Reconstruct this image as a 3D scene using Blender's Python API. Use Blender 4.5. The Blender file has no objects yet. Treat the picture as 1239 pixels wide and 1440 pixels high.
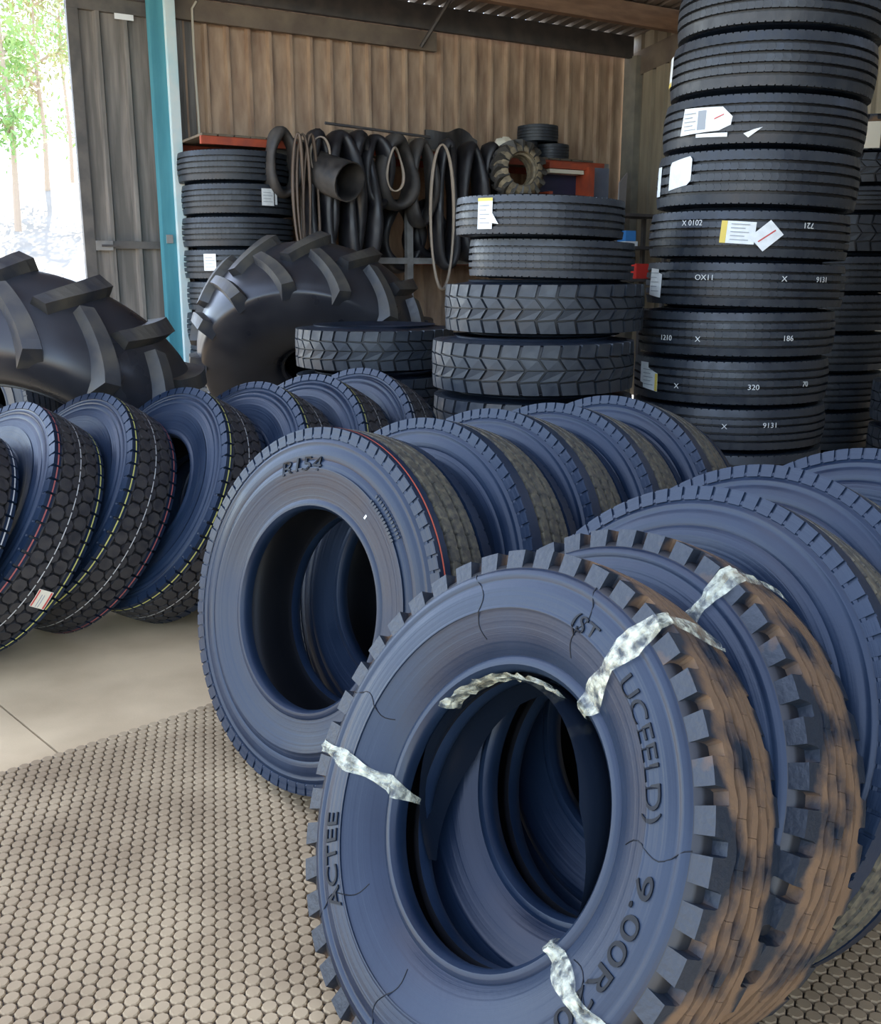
import bpy, bmesh, math, random
from mathutils import Vector, Matrix
PI = math.pi
rnd = random.Random(7)
S = bpy.context.scene
C = S.collection

# ------------------------------------------------------------------ camera, sky, sun, exposure
F, PITCH, CAMH, IW, IH = 1400.0, 0.233, 1.505, 1239, 1440
cd = bpy.data.cameras.new('camera'); cam = bpy.data.objects.new('camera', cd); C.objects.link(cam)
cam.location = (0, 0, CAMH); cam.rotation_euler = (PI/2-PITCH, 0, 0)
cd.sensor_fit = 'HORIZONTAL'; cd.sensor_width = 36; cd.lens = F/IW*36; cd.clip_end = 500
S.camera = cam
w = bpy.data.worlds.new('sky'); S.world = w; w.use_nodes = True
nt = w.node_tree; nt.nodes.clear()
sky = nt.nodes.new('ShaderNodeTexSky'); sky.sky_type = 'NISHITA'; sky.sun_disc = False
sky.sun_elevation = math.radians(52); sky.sun_rotation = math.radians(-30); sky.altitude = 300; sky.dust_density = 1.0; sky.ozone_density = 1.6
bg = nt.nodes.new('ShaderNodeBackground'); bg.inputs[1].default_value = 0.62
wo = nt.nodes.new('ShaderNodeOutputWorld')
hz = nt.nodes.new('ShaderNodeMix'); hz.data_type = 'RGBA'; hz.inputs[0].default_value = .50          # bright haze over the whole sky
hz.inputs[7].default_value = (1.05, .92, .77, 1)
nt.links.new(sky.outputs[0], hz.inputs[6]); nt.links.new(hz.outputs[2], bg.inputs[0]); nt.links.new(bg.outputs[0], wo.inputs[0])
# the sun stands high behind the back wall of the shed, so the roof shades the inside
UX, UY = math.sin(math.radians(59.5)), math.cos(math.radians(59.5))
u = Vector((UX, UY, 0)); n = Vector((UY, -UX, 0)); Z = Vector((0, 0, 1))
sd = bpy.data.lights.new('sun', 'SUN'); sd.energy = 6.5; sd.color = (1, .93, .82); sd.angle = math.radians(.6)
so = bpy.data.objects.new('sun', sd); C.objects.link(so)
ldir = (n*math.cos(math.radians(54)) + u*-.12 - Z*math.sin(math.radians(54))).normalized()
so.rotation_euler = ldir.to_track_quat('-Z', 'Y').to_euler()
vs = S.view_settings; vs.view_transform = 'Standard'; vs.look = 'None'; vs.gamma = 1; vs.use_curve_mapping = False
vs.exposure = 1.4

# ------------------------------------------------------------------ pixel helpers
def ray(x, y):
    fw = Vector((0, math.cos(PITCH), -math.sin(PITCH))); up = Vector((0, math.sin(PITCH), math.cos(PITCH)))
    return fw + Vector((1, 0, 0))*((x-IW/2)/F) - up*((y-IH/2)/F)
CAMP = Vector((0, 0, CAMH))
WP = Vector((-2.08, 10.65, 0))                     # a point at the foot of the back wall
def wpx(x, y, t=0):                                # pixel -> (s along wall, z) on the plane t in front of the back wall
    d = ray(x, y); k = ((WP+n*t-CAMP).dot(n))/d.dot(n); q = CAMP+d*k
    return (q-WP).dot(u), q.z
def W3(s, t, z): return WP+u*s+n*t+Z*z
def px_at(x, y, z):                                # pixel -> point at height z
    d = ray(x, y); return CAMP+d*((z-CAMH)/d.z)

# ------------------------------------------------------------------ materials
def mat(name, col, rough=.6, col2=None, scale=20, detail=4, metal=0, spec=.5, bump=0, bscale=60, rough2=None, stretch=None, thr=(.35, .65), coords='Object'):
    m = bpy.data.materials.new(name); m.use_nodes = True; t = m.node_tree; b = t.nodes['Principled BSDF']
    b.inputs['Base Color'].default_value = (*col, 1); b.inputs['Roughness'].default_value = rough
    b.inputs['Metallic'].default_value = metal; b.inputs['Specular IOR Level'].default_value = spec
    tc = t.nodes.new('ShaderNodeTexCoord'); mp = t.nodes.new('ShaderNodeMapping'); t.links.new(tc.outputs[coords], mp.inputs[0])
    if stretch: mp.inputs['Scale'].default_value = stretch
    if col2 or rough2 is not None:
        no = t.nodes.new('ShaderNodeTexNoise'); no.inputs['Scale'].default_value = scale; no.inputs['Detail'].default_value = detail
        t.links.new(mp.outputs[0], no.inputs[0])
        mr = t.nodes.new('ShaderNodeMapRange'); mr.inputs[1].default_value, mr.inputs[2].default_value = thr
        t.links.new(no.outputs[0], mr.inputs[0])
        if col2:
            mx = t.nodes.new('ShaderNodeMix'); mx.data_type = 'RGBA'; mx.inputs[6].default_value = (*col, 1); mx.inputs[7].default_value = (*col2, 1)
            t.links.new(mr.outputs[0], mx.inputs[0]); t.links.new(mx.outputs[2], b.inputs['Base Color'])
        if rough2 is not None:
            m2 = t.nodes.new('ShaderNodeMapRange'); m2.inputs[3].default_value = rough; m2.inputs[4].default_value = rough2
            t.links.new(mr.outputs[0], m2.inputs[0]); t.links.new(m2.outputs[0], b.inputs['Roughness'])
    if bump:
        n2 = t.nodes.new('ShaderNodeTexNoise'); n2.inputs['Scale'].default_value = bscale; n2.inputs['Detail'].default_value = 5
        t.links.new(mp.outputs[0], n2.inputs[0])
        bp = t.nodes.new('ShaderNodeBump'); bp.inputs['Strength'].default_value = bump; bp.inputs['Distance'].default_value = .01
        t.links.new(n2.outputs[0], bp.inputs['Height']); t.links.new(bp.outputs[0], b.inputs['Normal'])
    return m
M = {}
M['flap'] = mat('flap_rubber', (.006, .010, .018), .25)
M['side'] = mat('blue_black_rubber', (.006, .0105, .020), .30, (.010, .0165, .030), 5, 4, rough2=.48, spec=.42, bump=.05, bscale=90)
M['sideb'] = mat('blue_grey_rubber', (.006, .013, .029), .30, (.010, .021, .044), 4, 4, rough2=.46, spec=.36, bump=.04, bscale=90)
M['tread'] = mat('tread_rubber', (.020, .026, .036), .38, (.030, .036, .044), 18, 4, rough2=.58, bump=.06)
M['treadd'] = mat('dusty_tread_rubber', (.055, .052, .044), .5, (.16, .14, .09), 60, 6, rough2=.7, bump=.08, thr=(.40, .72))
M['tread1'] = mat('new_tread_rubber', (.022, .021, .024), .5, (.038, .034, .032), 25, 4, rough2=.75, bump=.08)
M['mud'] = mat('muddy_tread_rubber', (.010, .016, .026), .5, (.150, .090, .048), 9, 6, rough2=.95, bump=.25, bscale=70, thr=(.36, .52))
mt_ = M['mud'].node_tree                          # the mud sits on the running surface, not on the outer shoulders
tc_ = mt_.nodes.new('ShaderNodeTexCoord'); sx_ = mt_.nodes.new('ShaderNodeSeparateXYZ'); mt_.links.new(tc_.outputs['Object'], sx_.inputs[0])
ab_ = mt_.nodes.new('ShaderNodeMath'); ab_.operation = 'ABSOLUTE'; mt_.links.new(sx_.outputs[2], ab_.inputs[0])
mr_ = mt_.nodes.new('ShaderNodeMapRange'); mr_.inputs[1].default_value = .062; mr_.inputs[2].default_value = .096; mr_.inputs[3].default_value = 0; mr_.inputs[4].default_value = .26
mt_.links.new(ab_.outputs[0], mr_.inputs[0])
for nd in list(mt_.nodes):
    if nd.type == 'TEX_NOISE' and abs(nd.inputs['Scale'].default_value-9) < .01:
        sb_ = mt_.nodes.new('ShaderNodeMath'); sb_.operation = 'SUBTRACT'; tgt = nd.outputs[0].links[0].to_socket
        mt_.links.new(nd.outputs[0], sb_.inputs[0]); mt_.links.new(mr_.outputs[0], sb_.inputs[1]); mt_.links.new(sb_.outputs[0], tgt)
M['agr'] = mat('tractor_rubber', (.016, .017, .022), .27, (.026, .027, .032), 4, 3, rough2=.42)
M['agl'] = mat('tractor_lug_rubber', (.030, .032, .038), .38, (.075, .068, .055), 7, 4, rough2=.6, bump=.05)
M['liner'] = mat('black_liner_and_groove_shade', (.006, .007, .010), .5, (.010, .011, .014), 5, 3)
M['letter'] = mat('moulded_letter_rubber', (.004, .006, .010), .5, spec=.25)
M['tube'] = mat('inner_tube_rubber', (.008, .008, .011), .38, (.022, .021, .024), 6, 4, rough2=.65)
M['tube2'] = mat('dusty_tube_rubber', (.016, .015, .016), .5, (.07, .062, .055), 5, 4, rough2=.8)
M['strap'] = mat('beige_rubber_strap', (.34, .28, .22), .6)
M['brownstrap'] = mat('brown_rubber_strap', (.10, .07, .05), .6)
M['paper'] = mat('white_label_paper', (.80, .83, .82), .55, (.70, .73, .72), 30)
M['print'] = mat('grey_label_print', (.30, .33, .36), .6)
M['yellow'] = mat('yellow_label_band', (.72, .55, .10), .55)
M['card'] = mat('brown_torn_paper', (.58, .36, .20), .7)
M['redp'] = mat('red_label_print', (.55, .08, .07), .55)
M['cream'] = mat('cream_label_paper', (.72, .66, .52), .55)
M['chalk'] = mat('white_paint_marks', (.62, .64, .62), .7)
M['ly'] = mat('yellow_line_paint', (.48, .46, .13), .7); M['lw'] = mat('white_line_paint', (.50, .50, .48), .7)
M['lr'] = mat('red_line_paint', (.34, .09, .08), .7); M['lrr'] = mat('orange_red_line_paint', (.55, .11, .06), .7)
M['wall'] = mat('brown_steel_cladding', (.46, .33, .225), .5, (.24, .148, .095), 5, 9, bump=.08, bscale=30, stretch=(2.2, 2.2, .5), thr=(.36, .74))
M['wall2'] = mat('grey_tan_cladding', (.34, .29, .21), .6, (.22, .18, .13), 3, 6, stretch=(3, 3, .4))
M['door'] = mat('grey_weathered_door_steel', (.125, .118, .108), .6, (.24, .22, .20), 4, 8, bump=.06, stretch=(4, 4, .3), thr=(.42, .68))
M['dfr'] = mat('dark_door_frame_steel', (.075, .072, .07), .6, (.12, .11, .10), 8)
M['teal'] = mat('teal_painted_steel', (.045, .21, .27), .5, (.07, .27, .33), 3, 5, stretch=(4, 4, .5))
M['teal_lit'] = mat('pale_lit_teal_paint', (.46, .64, .68), .5, (.60, .68, .68), 5, 5)  # paler copy of the teal, painting the light on one column face
M['cream_p'] = mat('cream_paint', (.62, .58, .48), .6)
M['steel'] = mat('dark_steel', (.05, .047, .05), .55, (.085, .075, .07), 6)
M['timber'] = mat('brown_timber', (.19, .11, .07), .65, (.28, .17, .11), 3, 6, stretch=(1, 1, 6))
M['lintel'] = mat('grimy_lintel_steel', (.13, .10, .08), .65, (.20, .16, .12), 4)
M['post'] = mat('grey_concrete_post', (.27, .25, .20), .8, (.19, .175, .15), 5)
M['postd'] = mat('dark_brown_steel_post', (.085, .065, .052), .7)
M['roof'] = mat('roof_sheet_steel', (.15, .12, .10), .5, (.20, .165, .14), 5)
M['floor'] = mat('beige_concrete', (.64, .48, .28), .8, (.46, .335, .19), 2.2, 6, bump=.06, bscale=120, thr=(.38, .7))
M['stain'] = mat('stained_concrete', (.28, .23, .175), .8, (.22, .18, .14), 5)
M['matbase'] = mat('mat_underlay', (.055, .045, .036), .9)
M['disc'] = mat('dusty_mat_rubber', (.42, .31, .18), .85, (.24, .165, .09), 2.6, 8, bump=.05, thr=(.36, .68), coords='Generated')
M['ground'] = mat('pale_sandy_ground', (.36, .33, .28), .9, (.29, .265, .22), .8)
M['leaf'] = mat('green_leaf', (.20, .36, .10), .6, (.34, .46, .16), .6); M['leaf2'] = mat('olive_leaf', (.30, .32, .13), .6, (.42, .40, .2), .6)
M['bark'] = mat('pale_bark', (.42, .33, .25), .8)
M['orange'] = mat('orange_rack_paint', (.42, .075, .03), .5, (.28, .055, .03), 8)
M['galv'] = mat('galvanised_steel', (.26, .26, .25), .45, (.18, .17, .16), 9)
M['darkblue'] = mat('dark_blue_plastic', (.02, .024, .06), .5); M['bluegrey'] = mat('blue_grey_sheet', (.12, .14, .20), .5, (.17, .18, .22), 6)
M['greyfilm'] = mat('grey_sheet_film', (.32, .31, .32), .4)
M['red'] = mat('red_plastic', (.65, .05, .04), .4); M['blue'] = mat('blue_plastic', (.06, .25, .62), .4); M['white'] = mat('white_plastic', (.75, .78, .8), .4)
M['wood'] = mat('weathered_timber', (.17, .13, .09), .8, (.10, .08, .055), 9)
M['worn'] = mat('tan_worn_rubber', (.30, .24, .15), .7, (.12, .10, .07), 14)
M['pale'] = mat('pale_blue_white_wrap', (.62, .68, .78), .5)
def tape_mat():
    m = bpy.data.materials.new('clear_yellowed_tape'); m.use_nodes = True; t = m.node_tree; b = t.nodes['Principled BSDF']
    b.inputs['Base Color'].default_value = (.78, .80, .62, 1); b.inputs['Roughness'].default_value = .14
    tc = t.nodes.new('ShaderNodeTexCoord'); no = t.nodes.new('ShaderNodeTexNoise'); no.inputs['Scale'].default_value = 45; no.inputs['Detail'].default_value = 5
    t.links.new(tc.outputs['Object'], no.inputs[0])
    mr = t.nodes.new('ShaderNodeMapRange'); mr.inputs[1].default_value = .35; mr.inputs[2].default_value = .68; mr.inputs[3].default_value = .05; mr.inputs[4].default_value = .7
    t.links.new(no.outputs[0], mr.inputs[0]); t.links.new(mr.outputs[0], b.inputs['Alpha'])
    bp = t.nodes.new('ShaderNodeBump'); bp.inputs['Strength'].default_value = .7; bp.inputs['Distance'].default_value = .02
    t.links.new(no.outputs[0], bp.inputs['Height']); t.links.new(bp.outputs[0], b.inputs['Normal'])
    return m
M['tape'] = tape_mat()
for k in ('side', 'sideb'):                       # fine moulded rings on the sidewalls
    t = M[k].node_tree; b = t.nodes['Principled BSDF']; old = b.inputs['Normal'].links[0].from_node
    tc = t.nodes.new('ShaderNodeTexCoord'); cx_ = t.nodes.new('ShaderNodeVectorMath'); cx_.operation = 'MULTIPLY'; cx_.inputs[1].default_value = (1, 1, 0)
    ln = t.nodes.new('ShaderNodeVectorMath'); ln.operation = 'LENGTH'; t.links.new(tc.outputs['Object'], cx_.inputs[0]); t.links.new(cx_.outputs[0], ln.inputs[0])
    no = t.nodes.new('ShaderNodeTexNoise'); no.noise_dimensions = '1D'; no.inputs['Scale'].default_value = 95; no.inputs['Detail'].default_value = 3
    t.links.new(ln.outputs['Value'], no.inputs['W'])
    bp = t.nodes.new('ShaderNodeBump'); bp.inputs['Strength'].default_value = .16; bp.inputs['Distance'].default_value = .006
    t.links.new(no.outputs[0], bp.inputs['Height']); t.links.new(old.outputs[0], bp.inputs['Normal']); t.links.new(bp.outputs[0], b.inputs['Normal'])

# ------------------------------------------------------------------ object helpers
def obj(name, me, m=None, parent=None, mw=None, loc=None):
    o = bpy.data.objects.new(name, me); C.objects.link(o)
    if m and me and not me.materials: me.materials.append(M[m])
    if parent: o.parent = parent
    if mw is not None: o.matrix_local = mw
    if loc is not None: o.location = loc
    return o
def tag(o, label=None, cat=None, group=None, kind=None):
    if label: o['label'] = label
    if cat: o['category'] = cat
    if group: o['group'] = group
    if kind: o['kind'] = kind
    return o
def empty(name, mw=None, loc=None):
    o = bpy.data.objects.new(name, None); C.objects.link(o); o.empty_display_size = .1
    if mw is not None: o.matrix_world = mw
    if loc is not None: o.location = loc
    return o
def pyd(name, v, f, m=None, smooth=False, ang=None):
    me = bpy.data.meshes.new(name); me.from_pydata([tuple(p) for p in v], [], f); me.update()
    if smooth:
        me.polygons.foreach_set('use_smooth', [True]*len(me.polygons))
        if ang: me.set_sharp_from_angle(angle=math.radians(ang))
    if m: me.materials.append(M[m])
    return me
def boxv(c, ax, ay, az, sx, sy, sz, v, f):       # box with centre c and half sizes along given axes
    b = len(v)
    for i in (-1, 1):
        for j in (-1, 1):
            for k in (-1, 1): v.append(c+ax*(i*sx)+ay*(j*sy)+az*(k*sz))
    for q in ((0, 1, 3, 2), (4, 6, 7, 5), (0, 4, 5, 1), (2, 3, 7, 6), (0, 2, 6, 4), (1, 5, 7, 3)): f.append(tuple(b+i for i in q))
def wbox(name, s0, s1, t0, t1, z0, z1, m, parent=None, bev=0):     # box in wall coordinates
    v, f = [], []; boxv(W3((s0+s1)/2, (t0+t1)/2, (z0+z1)/2), u, n, Z, (s1-s0)/2, (t1-t0)/2, (z1-z0)/2, v, f)
    me = pyd(name, v, f, m); me.validate()
    if bev:
        bm = bmesh.new(); bm.from_mesh(me); bmesh.ops.bevel(bm, geom=bm.edges[:], offset=bev, segments=2, affect='EDGES'); bm.to_mesh(me); bm.free()
    bm = bmesh.new(); bm.from_mesh(me); bmesh.ops.recalc_face_normals(bm, faces=bm.faces[:]); bm.to_mesh(me); bm.free()
    return obj(name, me, None, parent)
def lathe(name, prof, seg, m, closed=True, ang=40):
    v, f = [], []; k = len(prof)
    for i in range(seg):
        a = 2*PI*i/seg; c, s = math.cos(a), math.sin(a)
        for r, z in prof: v.append((r*c, r*s, z))
    for i in range(seg):
        j = (i+1) % seg
        for q in range(k if closed else k-1):
            p = (q+1) % k; f.append((i*k+q, j*k+q, j*k+p, i*k+p))
    return pyd(name, v, f, m, True, ang)
def tubemesh(name, pts, rad, m, seg=8, closed=False, flat=None):
    pts = [Vector(p) for p in pts]; v, f = [], []; N = len(pts)
    prevn = None
    for i, p in enumerate(pts):
        a = pts[(i-1) % N] if (closed or i > 0) else p; b = pts[(i+1) % N] if (closed or i < N-1) else p
        d = (b-a).normalized()
        if prevn is None: ref = Vector((.3, .2, 1)) if abs(d.z) < .9 else Vector((1, .1, 0)); nn = (ref-d*ref.dot(d)).normalized()
        else: nn = (prevn-d*prevn.dot(d)).normalized()
        prevn = nn; bb = d.cross(nn); r = rad(i/(N-1)) if callable(rad) else rad
        for k in range(seg):
            an = 2*PI*k/seg; v.append(p+nn*(r*math.cos(an))+bb*(r*math.sin(an)))
    for i in range(N if closed else N-1):
        j = (i+1) % N
        for k in range(seg): f.append((i*seg+k, i*seg+(k+1) % seg, j*seg+(k+1) % seg, j*seg+k))
    if not closed: f.append(tuple(range(seg-1, -1, -1))); f.append(tuple((N-1)*seg+k for k in range(seg)))
    return pyd(name, v, f, m, True, 50)
def cr(pts, sub):                                  # Catmull-Rom through 2-d points
    out = []
    for i in range(len(pts)-1):
        p0, p1, p2, p3 = pts[max(i-1, 0)], pts[i], pts[i+1], pts[min(i+2, len(pts)-1)]
        for k in range(sub):
            t = k/sub
            out.append(tuple(.5*((2*p1[c])+(-p0[c]+p2[c])*t+(2*p0[c]-5*p1[c]+4*p2[c]-p3[c])*t*t+(-p0[c]+3*p1[c]-3*p2[c]+p3[c])*t**3) for c in (0, 1)))
    return out+[pts[-1]]

# ------------------------------------------------------------------ the shed
sc, _ = wpx(876, 150); ZT = wpx(740, 66)[1]                 # corner of the shed, top edge of the cladding
s_d0, _ = wpx(107, 200); s_d1, _ = wpx(226, 200)
PITCHR = .222
def corr(name, s0, s1, z0, z1, m, t=0.0, along=None, rib=.045, pitch=PITCHR, phase=0, parent=None, org=None, thick=.0):
    # ribbed sheet: ribs run along z; ribs stand towards the room
    a = along or u; o0 = org or WP; nn = n if along is None else Vector((along.y, -along.x, 0))*1.0
    xs = []; k = math.floor((s0-phase)/pitch)-1
    while True:
        b = phase+k*pitch
        for d, h in ((0, 0), (.150, 0), (.168, rib), (.198, rib), (.2155, 0)):
            x = b+d*pitch/.222
            if s0 <= x <= s1: xs.append((x, h))
        if b > s1: break
        k += 1
    if not xs or xs[0][0] > s0+1e-4: xs.insert(0, (s0, 0))
    if xs[-1][0] < s1-1e-4: xs.append((s1, 0))
    v, f = [], []
    for x, h in xs:
        for zz in (z0, z1): v.append(o0+a*x+nn*(t+h)+Z*zz)
    k = len(xs)
    for i in range(k-1): f.append((2*i, 2*i+2, 2*i+3, 2*i+1))
    for x, h in xs:
        for zz in (z0, z1): v.append(o0+a*x+nn*(t+h-.004)+Z*zz)
    for i in range(k-1):
        b = 2*k; f.append((b+2*i, b+2*i+1, b+2*i+3, b+2*i+2)); f.append((2*i, b+2*i, b+2*i+2, 2*i+2)); f.append((2*i+1, 2*i+3, b+2*i+3, b+2*i+1))
    f.append((0, 1, 2*k+1, 2*k)); f.append((2*k-2, 4*k-2, 4*k-1, 2*k-1))
    return obj(name, pyd(name, v, f, m), None, parent)
wb = empty('wall_back', loc=WP); tag(wb, 'brown ribbed steel back wall of the shed with rusty streaks', kind='structure')
x = s_d1; shw = PITCHR*4
while x < sc-.01:
    o = corr('cladding_sheet', x, min(x+shw, sc), 0, ZT+.16, 'wall', parent=None, t=rnd.uniform(-.002, .002))
    o.parent = wb; o.matrix_parent_inverse = Matrix.Translation(-WP); x += shw
rw = empty('wall_right', loc=W3(sc, 0, 0)); tag(rw, 'tan grey ribbed side wall behind the tall stack', kind='structure')
y = 0
while y < 11.5:  # carried on out of view to block light from the right
    o = corr('cladding_sheet', -y-shw, -y, 0, ZT+.35, 'wall2', along=-n, org=W3(sc+.06, 0, 0))
    o.parent = rw; o.matrix_parent_inverse = Matrix.Translation(-W3(sc, 0, 0)); y += shw
# steel and timber of the roof
r = wbox('trim_1', s_d0-2.5, sc, .10, .16, ZT, ZT+.242, 'steel'); tag(r, 'dark steel eave beam along the top of the back wall', kind='structure')
sL1, zL1 = wpx(280, 26); sL2, zL2 = wpx(607, 69)
r = wbox('trim_2', s_d1+.05, sL2, .05, .11, ZT-.20, ZT-.01, 'lintel'); tag(r, 'grimy brown lintel plank under the eave beam', kind='structure')
bs_, bz_ = wpx(610, 40)
brc = tubemesh('trim_3', [W3(wpx(583, 60)[0], .14, ZT-.18), W3(wpx(615, 12)[0], .5, ZT+.42)], .022, 'steel', 6); tag(obj('trim_3', brc), 'thin dark diagonal roof brace above the lintel', kind='structure')
r = wbox('trim_4', s_d0-2.5, sc+.35, .95, 1.05, ZT+.12, ZT+.34, 'timber'); tag(r, 'brown timber purlin carrying the roof sheets', kind='structure')
r = wbox('trim_12', s_d0-2.5, sc+.35, 5.3, 5.4, ZT+.64, ZT+.86, 'timber'); tag(r, 'third brown timber purlin under the roof', kind='structure')
fw_ = empty('wall_light_block', loc=W3(0, 11.6, 0)); tag(fw_, 'added ribbed wall unseen behind the viewer, blocking light from the front right', kind='structure')
o = corr('cladding_sheet', -2.0, sc+.1, 0, ZT+1.4, 'wall2', t=11.6); o.parent = fw_; o.matrix_parent_inverse = Matrix.Translation(-W3(0, 11.6, 0))  # unseen wall added to hold back light from the front
r = wbox('trim_5', s_d0-2.5, sc+.35, 3.1, 3.2, ZT+.42, ZT+.64, 'timber'); tag(r, 'second brown timber purlin further out under the roof', kind='structure')
# roof: ribs run from the back wall towards the open front
rf = empty('ceiling', loc=W3(0, 0, ZT+.3)); tag(rf, 'ribbed steel roof sheets on the underside of the roof', kind='structure')
ROOFL = 6.2
def roof_sheet(s0, s1):
    v, f, xs = [], [], []
    p = .19; k = round((s1-s0)/p)
    for i in range(k):
        b = s0+i*p
        for d, h in ((0, .0), (.02, .055), (.06, .055), (.08, 0)): xs.append((b+d, h))
    xs.append((s1, 0))
    for x_, h in xs:
        RL = ROOFL if s1 < -1.9 else 11.5  # unseen outer roof cut back on the left to let sky light in
        for t_, z_ in ((.045, ZT+.24), (RL, ZT+.235+RL*.12)): v.append(W3(x_, t_, z_+h))
    K = len(xs); f += [(2*i, 2*i+1, 2*i+3, 2*i+2) for i in range(K-1)]
    o = obj('roof_sheet', pyd('roof_sheet', v, f, 'roof')); o.parent = rf; o.matrix_parent_inverse = Matrix.Translation(-W3(0, 0, ZT+.3))
s = s_d0-2.6
while s < sc+.4: roof_sheet(s, s+.76); s += .76
# corner post, side beam
cp = empty('trim_6', loc=W3(sc, .1, 0)); tag(cp, 'grey square corner post with a dark steel angle beside it', kind='structure')
o = wbox('post', sc-.02, sc+.20, .02, .24, 0, ZT+.02, 'post'); o.parent = cp; o.matrix_parent_inverse = Matrix.Translation(-W3(sc, .1, 0))
o = wbox('angle', sc+.16, sc+.30, .24, .36, 0, ZT+.0, 'postd'); o.parent = cp; o.matrix_parent_inverse = Matrix.Translation(-W3(sc, .1, 0))
v, f = [], []; boxv(W3(sc+.12, 2.2, ZT+.2), (n+Z*.13).normalized(), u, Z, 2.2, .07, .14, v, f)
r = obj('trim_7', pyd('trim_7', v, f, 'lintel')); tag(r, 'grey brown side beam running out from the corner post', kind='structure')
# teal column between the doorway and the back wall
tcol = empty('trim_8', loc=W3(s_d1, .1, 0)); tag(tcol, 'teal painted steel column with a lit edge coloured paler beside the door leaf', kind='structure')
sT0 = wpx(222, 200, .3)[0]; sT1 = wpx(241, 200, .3)[0]; sT2 = wpx(255, 200, .3)[0]
for nm, a_, b_, t0, t1, m_ in (('web', sT0, sT1+.005, .16, .28, 'teal'), ('flange', sT1, sT2, .10, .34, 'teal_lit')):
    o = wbox(nm, a_, b_, t0, t1, 0, ZT-.02, m_, bev=.004); o.parent = tcol; o.matrix_parent_inverse = Matrix.Translation(-W3(s_d1, .1, 0))
o = wbox('cap', sT1-.04, sT2+.01, .09, .35, ZT-.02, ZT+.08, 'cream_p'); o.parent = tcol; o.matrix_parent_inverse = Matrix.Translation(-W3(s_d1, .1, 0))
zl = wpx(232, 336, .3)[1]
o = wbox('hasp_plate', sT0+.03, sT0+.09, .275, .30, zl-.04, zl+.04, 'galv'); o.parent = tcol; o.matrix_parent_inverse = Matrix.Translation(-W3(s_d1, .1, 0))
# dark grey jamb panel right of the column and the hanging cable
sj0 = wpx(243, 150, .03)[0]; sj1 = wpx(275, 150, .03)[0]
o = corr('trim_9', sj0-.05, sj1, wpx(255, 260)[1]-1.5, ZT-.02, 'door', t=.035, pitch=.12, rib=.02); tag(o, 'dark grey ribbed jamb panel right of the teal column', kind='structure')
pts = [W3(*(lambda q, tt: (q[0], tt, q[1]))(wpx(px_, py_, .12), .12)) for px_, py_ in ((276, 2), (270, 12), (272, 60), (275, 110), (279, 165), (282, 215))]
cb = obj('hanging_cable', tubemesh('hanging_cable', pts, .012, 'cream_p', 6)); tag(cb, 'thin cream cable hanging down the jamb beside the teal column', 'cable')
# sliding door leaf
DT = wpx(170, 22)[1]
dl = empty('door_1', loc=W3(s_d0, .02, 0)); tag(dl, 'grey ribbed steel sliding door leaf half closing the doorway', kind='structure')
DI = Matrix.Translation(-W3(s_d0, .02, 0))
def dpart(o): o.parent = dl; o.matrix_parent_inverse = DI; return o
dpart(corr('door_sheet', s_d0+.06, s_d1+.04, .03, DT, 'door', t=.03, pitch=(s_d1-s_d0)/3.15, rib=.05, phase=s_d0+.05))
dpart(wbox('door_stile', s_d0-.01, s_d0+.09, 0.0, .075, .02, DT+.08, 'dfr')); dpart(wbox('door_top_rail', s_d0-.01, s_d1+.04, 0, .08, DT, DT+.12, 'dfr'))
dpart(wbox('door_bar', wpx(140, 335)[0], s_d1+.04, .07, .10, zl-.09, zl-.02, 'dfr'))
q0 = wpx(134, 333, .1)[0]; q1 = wpx(158, 333, .1)[0]
dpart(wbox('latch_plate', q0, q1, .095, .115, zl-.11, zl-.02, 'galv', bev=.003)); dpart(wbox('latch_bolt', q0+.05, q1+.05, .115, .13, zl-.075, zl-.055, 'steel'))
q0, zq = wpx(162, 20, .12); q1 = wpx(189, 23, .12)[0]
dpart(wbox('paint_scrape', q0, q1, .081, .084, zq-.03, zq+.02, 'white'))
# head beam above the open doorway
r = wbox('trim_10', s_d0-3, s_d1+.1, -.03, .12, DT+.12, ZT+.02, 'steel'); tag(r, 'dark door head beam over the open doorway', kind='structure')
r = wbox('trim_11', s_d0-3, s_d1+.15, .12, .2, ZT-.07, ZT+.0, 'steel'); tag(r, 'dark sliding door track above the doorway', kind='structure')

# ------------------------------------------------------------------ floor, mat, outdoors
fl = empty('floor'); tag(fl, 'beige dusty concrete floor of the shed', kind='structure')
RD = Vector((.727, .686, 0)).normalized(); RP = Vector((RD.y, -RD.x, 0))     # direction of the mat edge and of the tyre rows
E0 = Vector((-1.365, 2.812, 0))
def quad(name, pts, m, parent, z=0, th=.05):
    v = [Vector((p.x, p.y, z)) for p in pts]+[Vector((p.x, p.y, z-th)) for p in pts]; k = len(pts)
    f = [tuple(range(k))]+[tuple(range(2*k-1, k-1, -1))]+[(i, i+k, (i+1) % k+k, (i+1) % k) for i in range(k)]
    me = pyd(name, v, f, m); bm = bmesh.new(); bm.from_mesh(me); bmesh.ops.recalc_face_normals(bm, faces=bm.faces[:]); bm.to_mesh(me); bm.free()
    return obj(name, me, None, parent)
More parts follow.
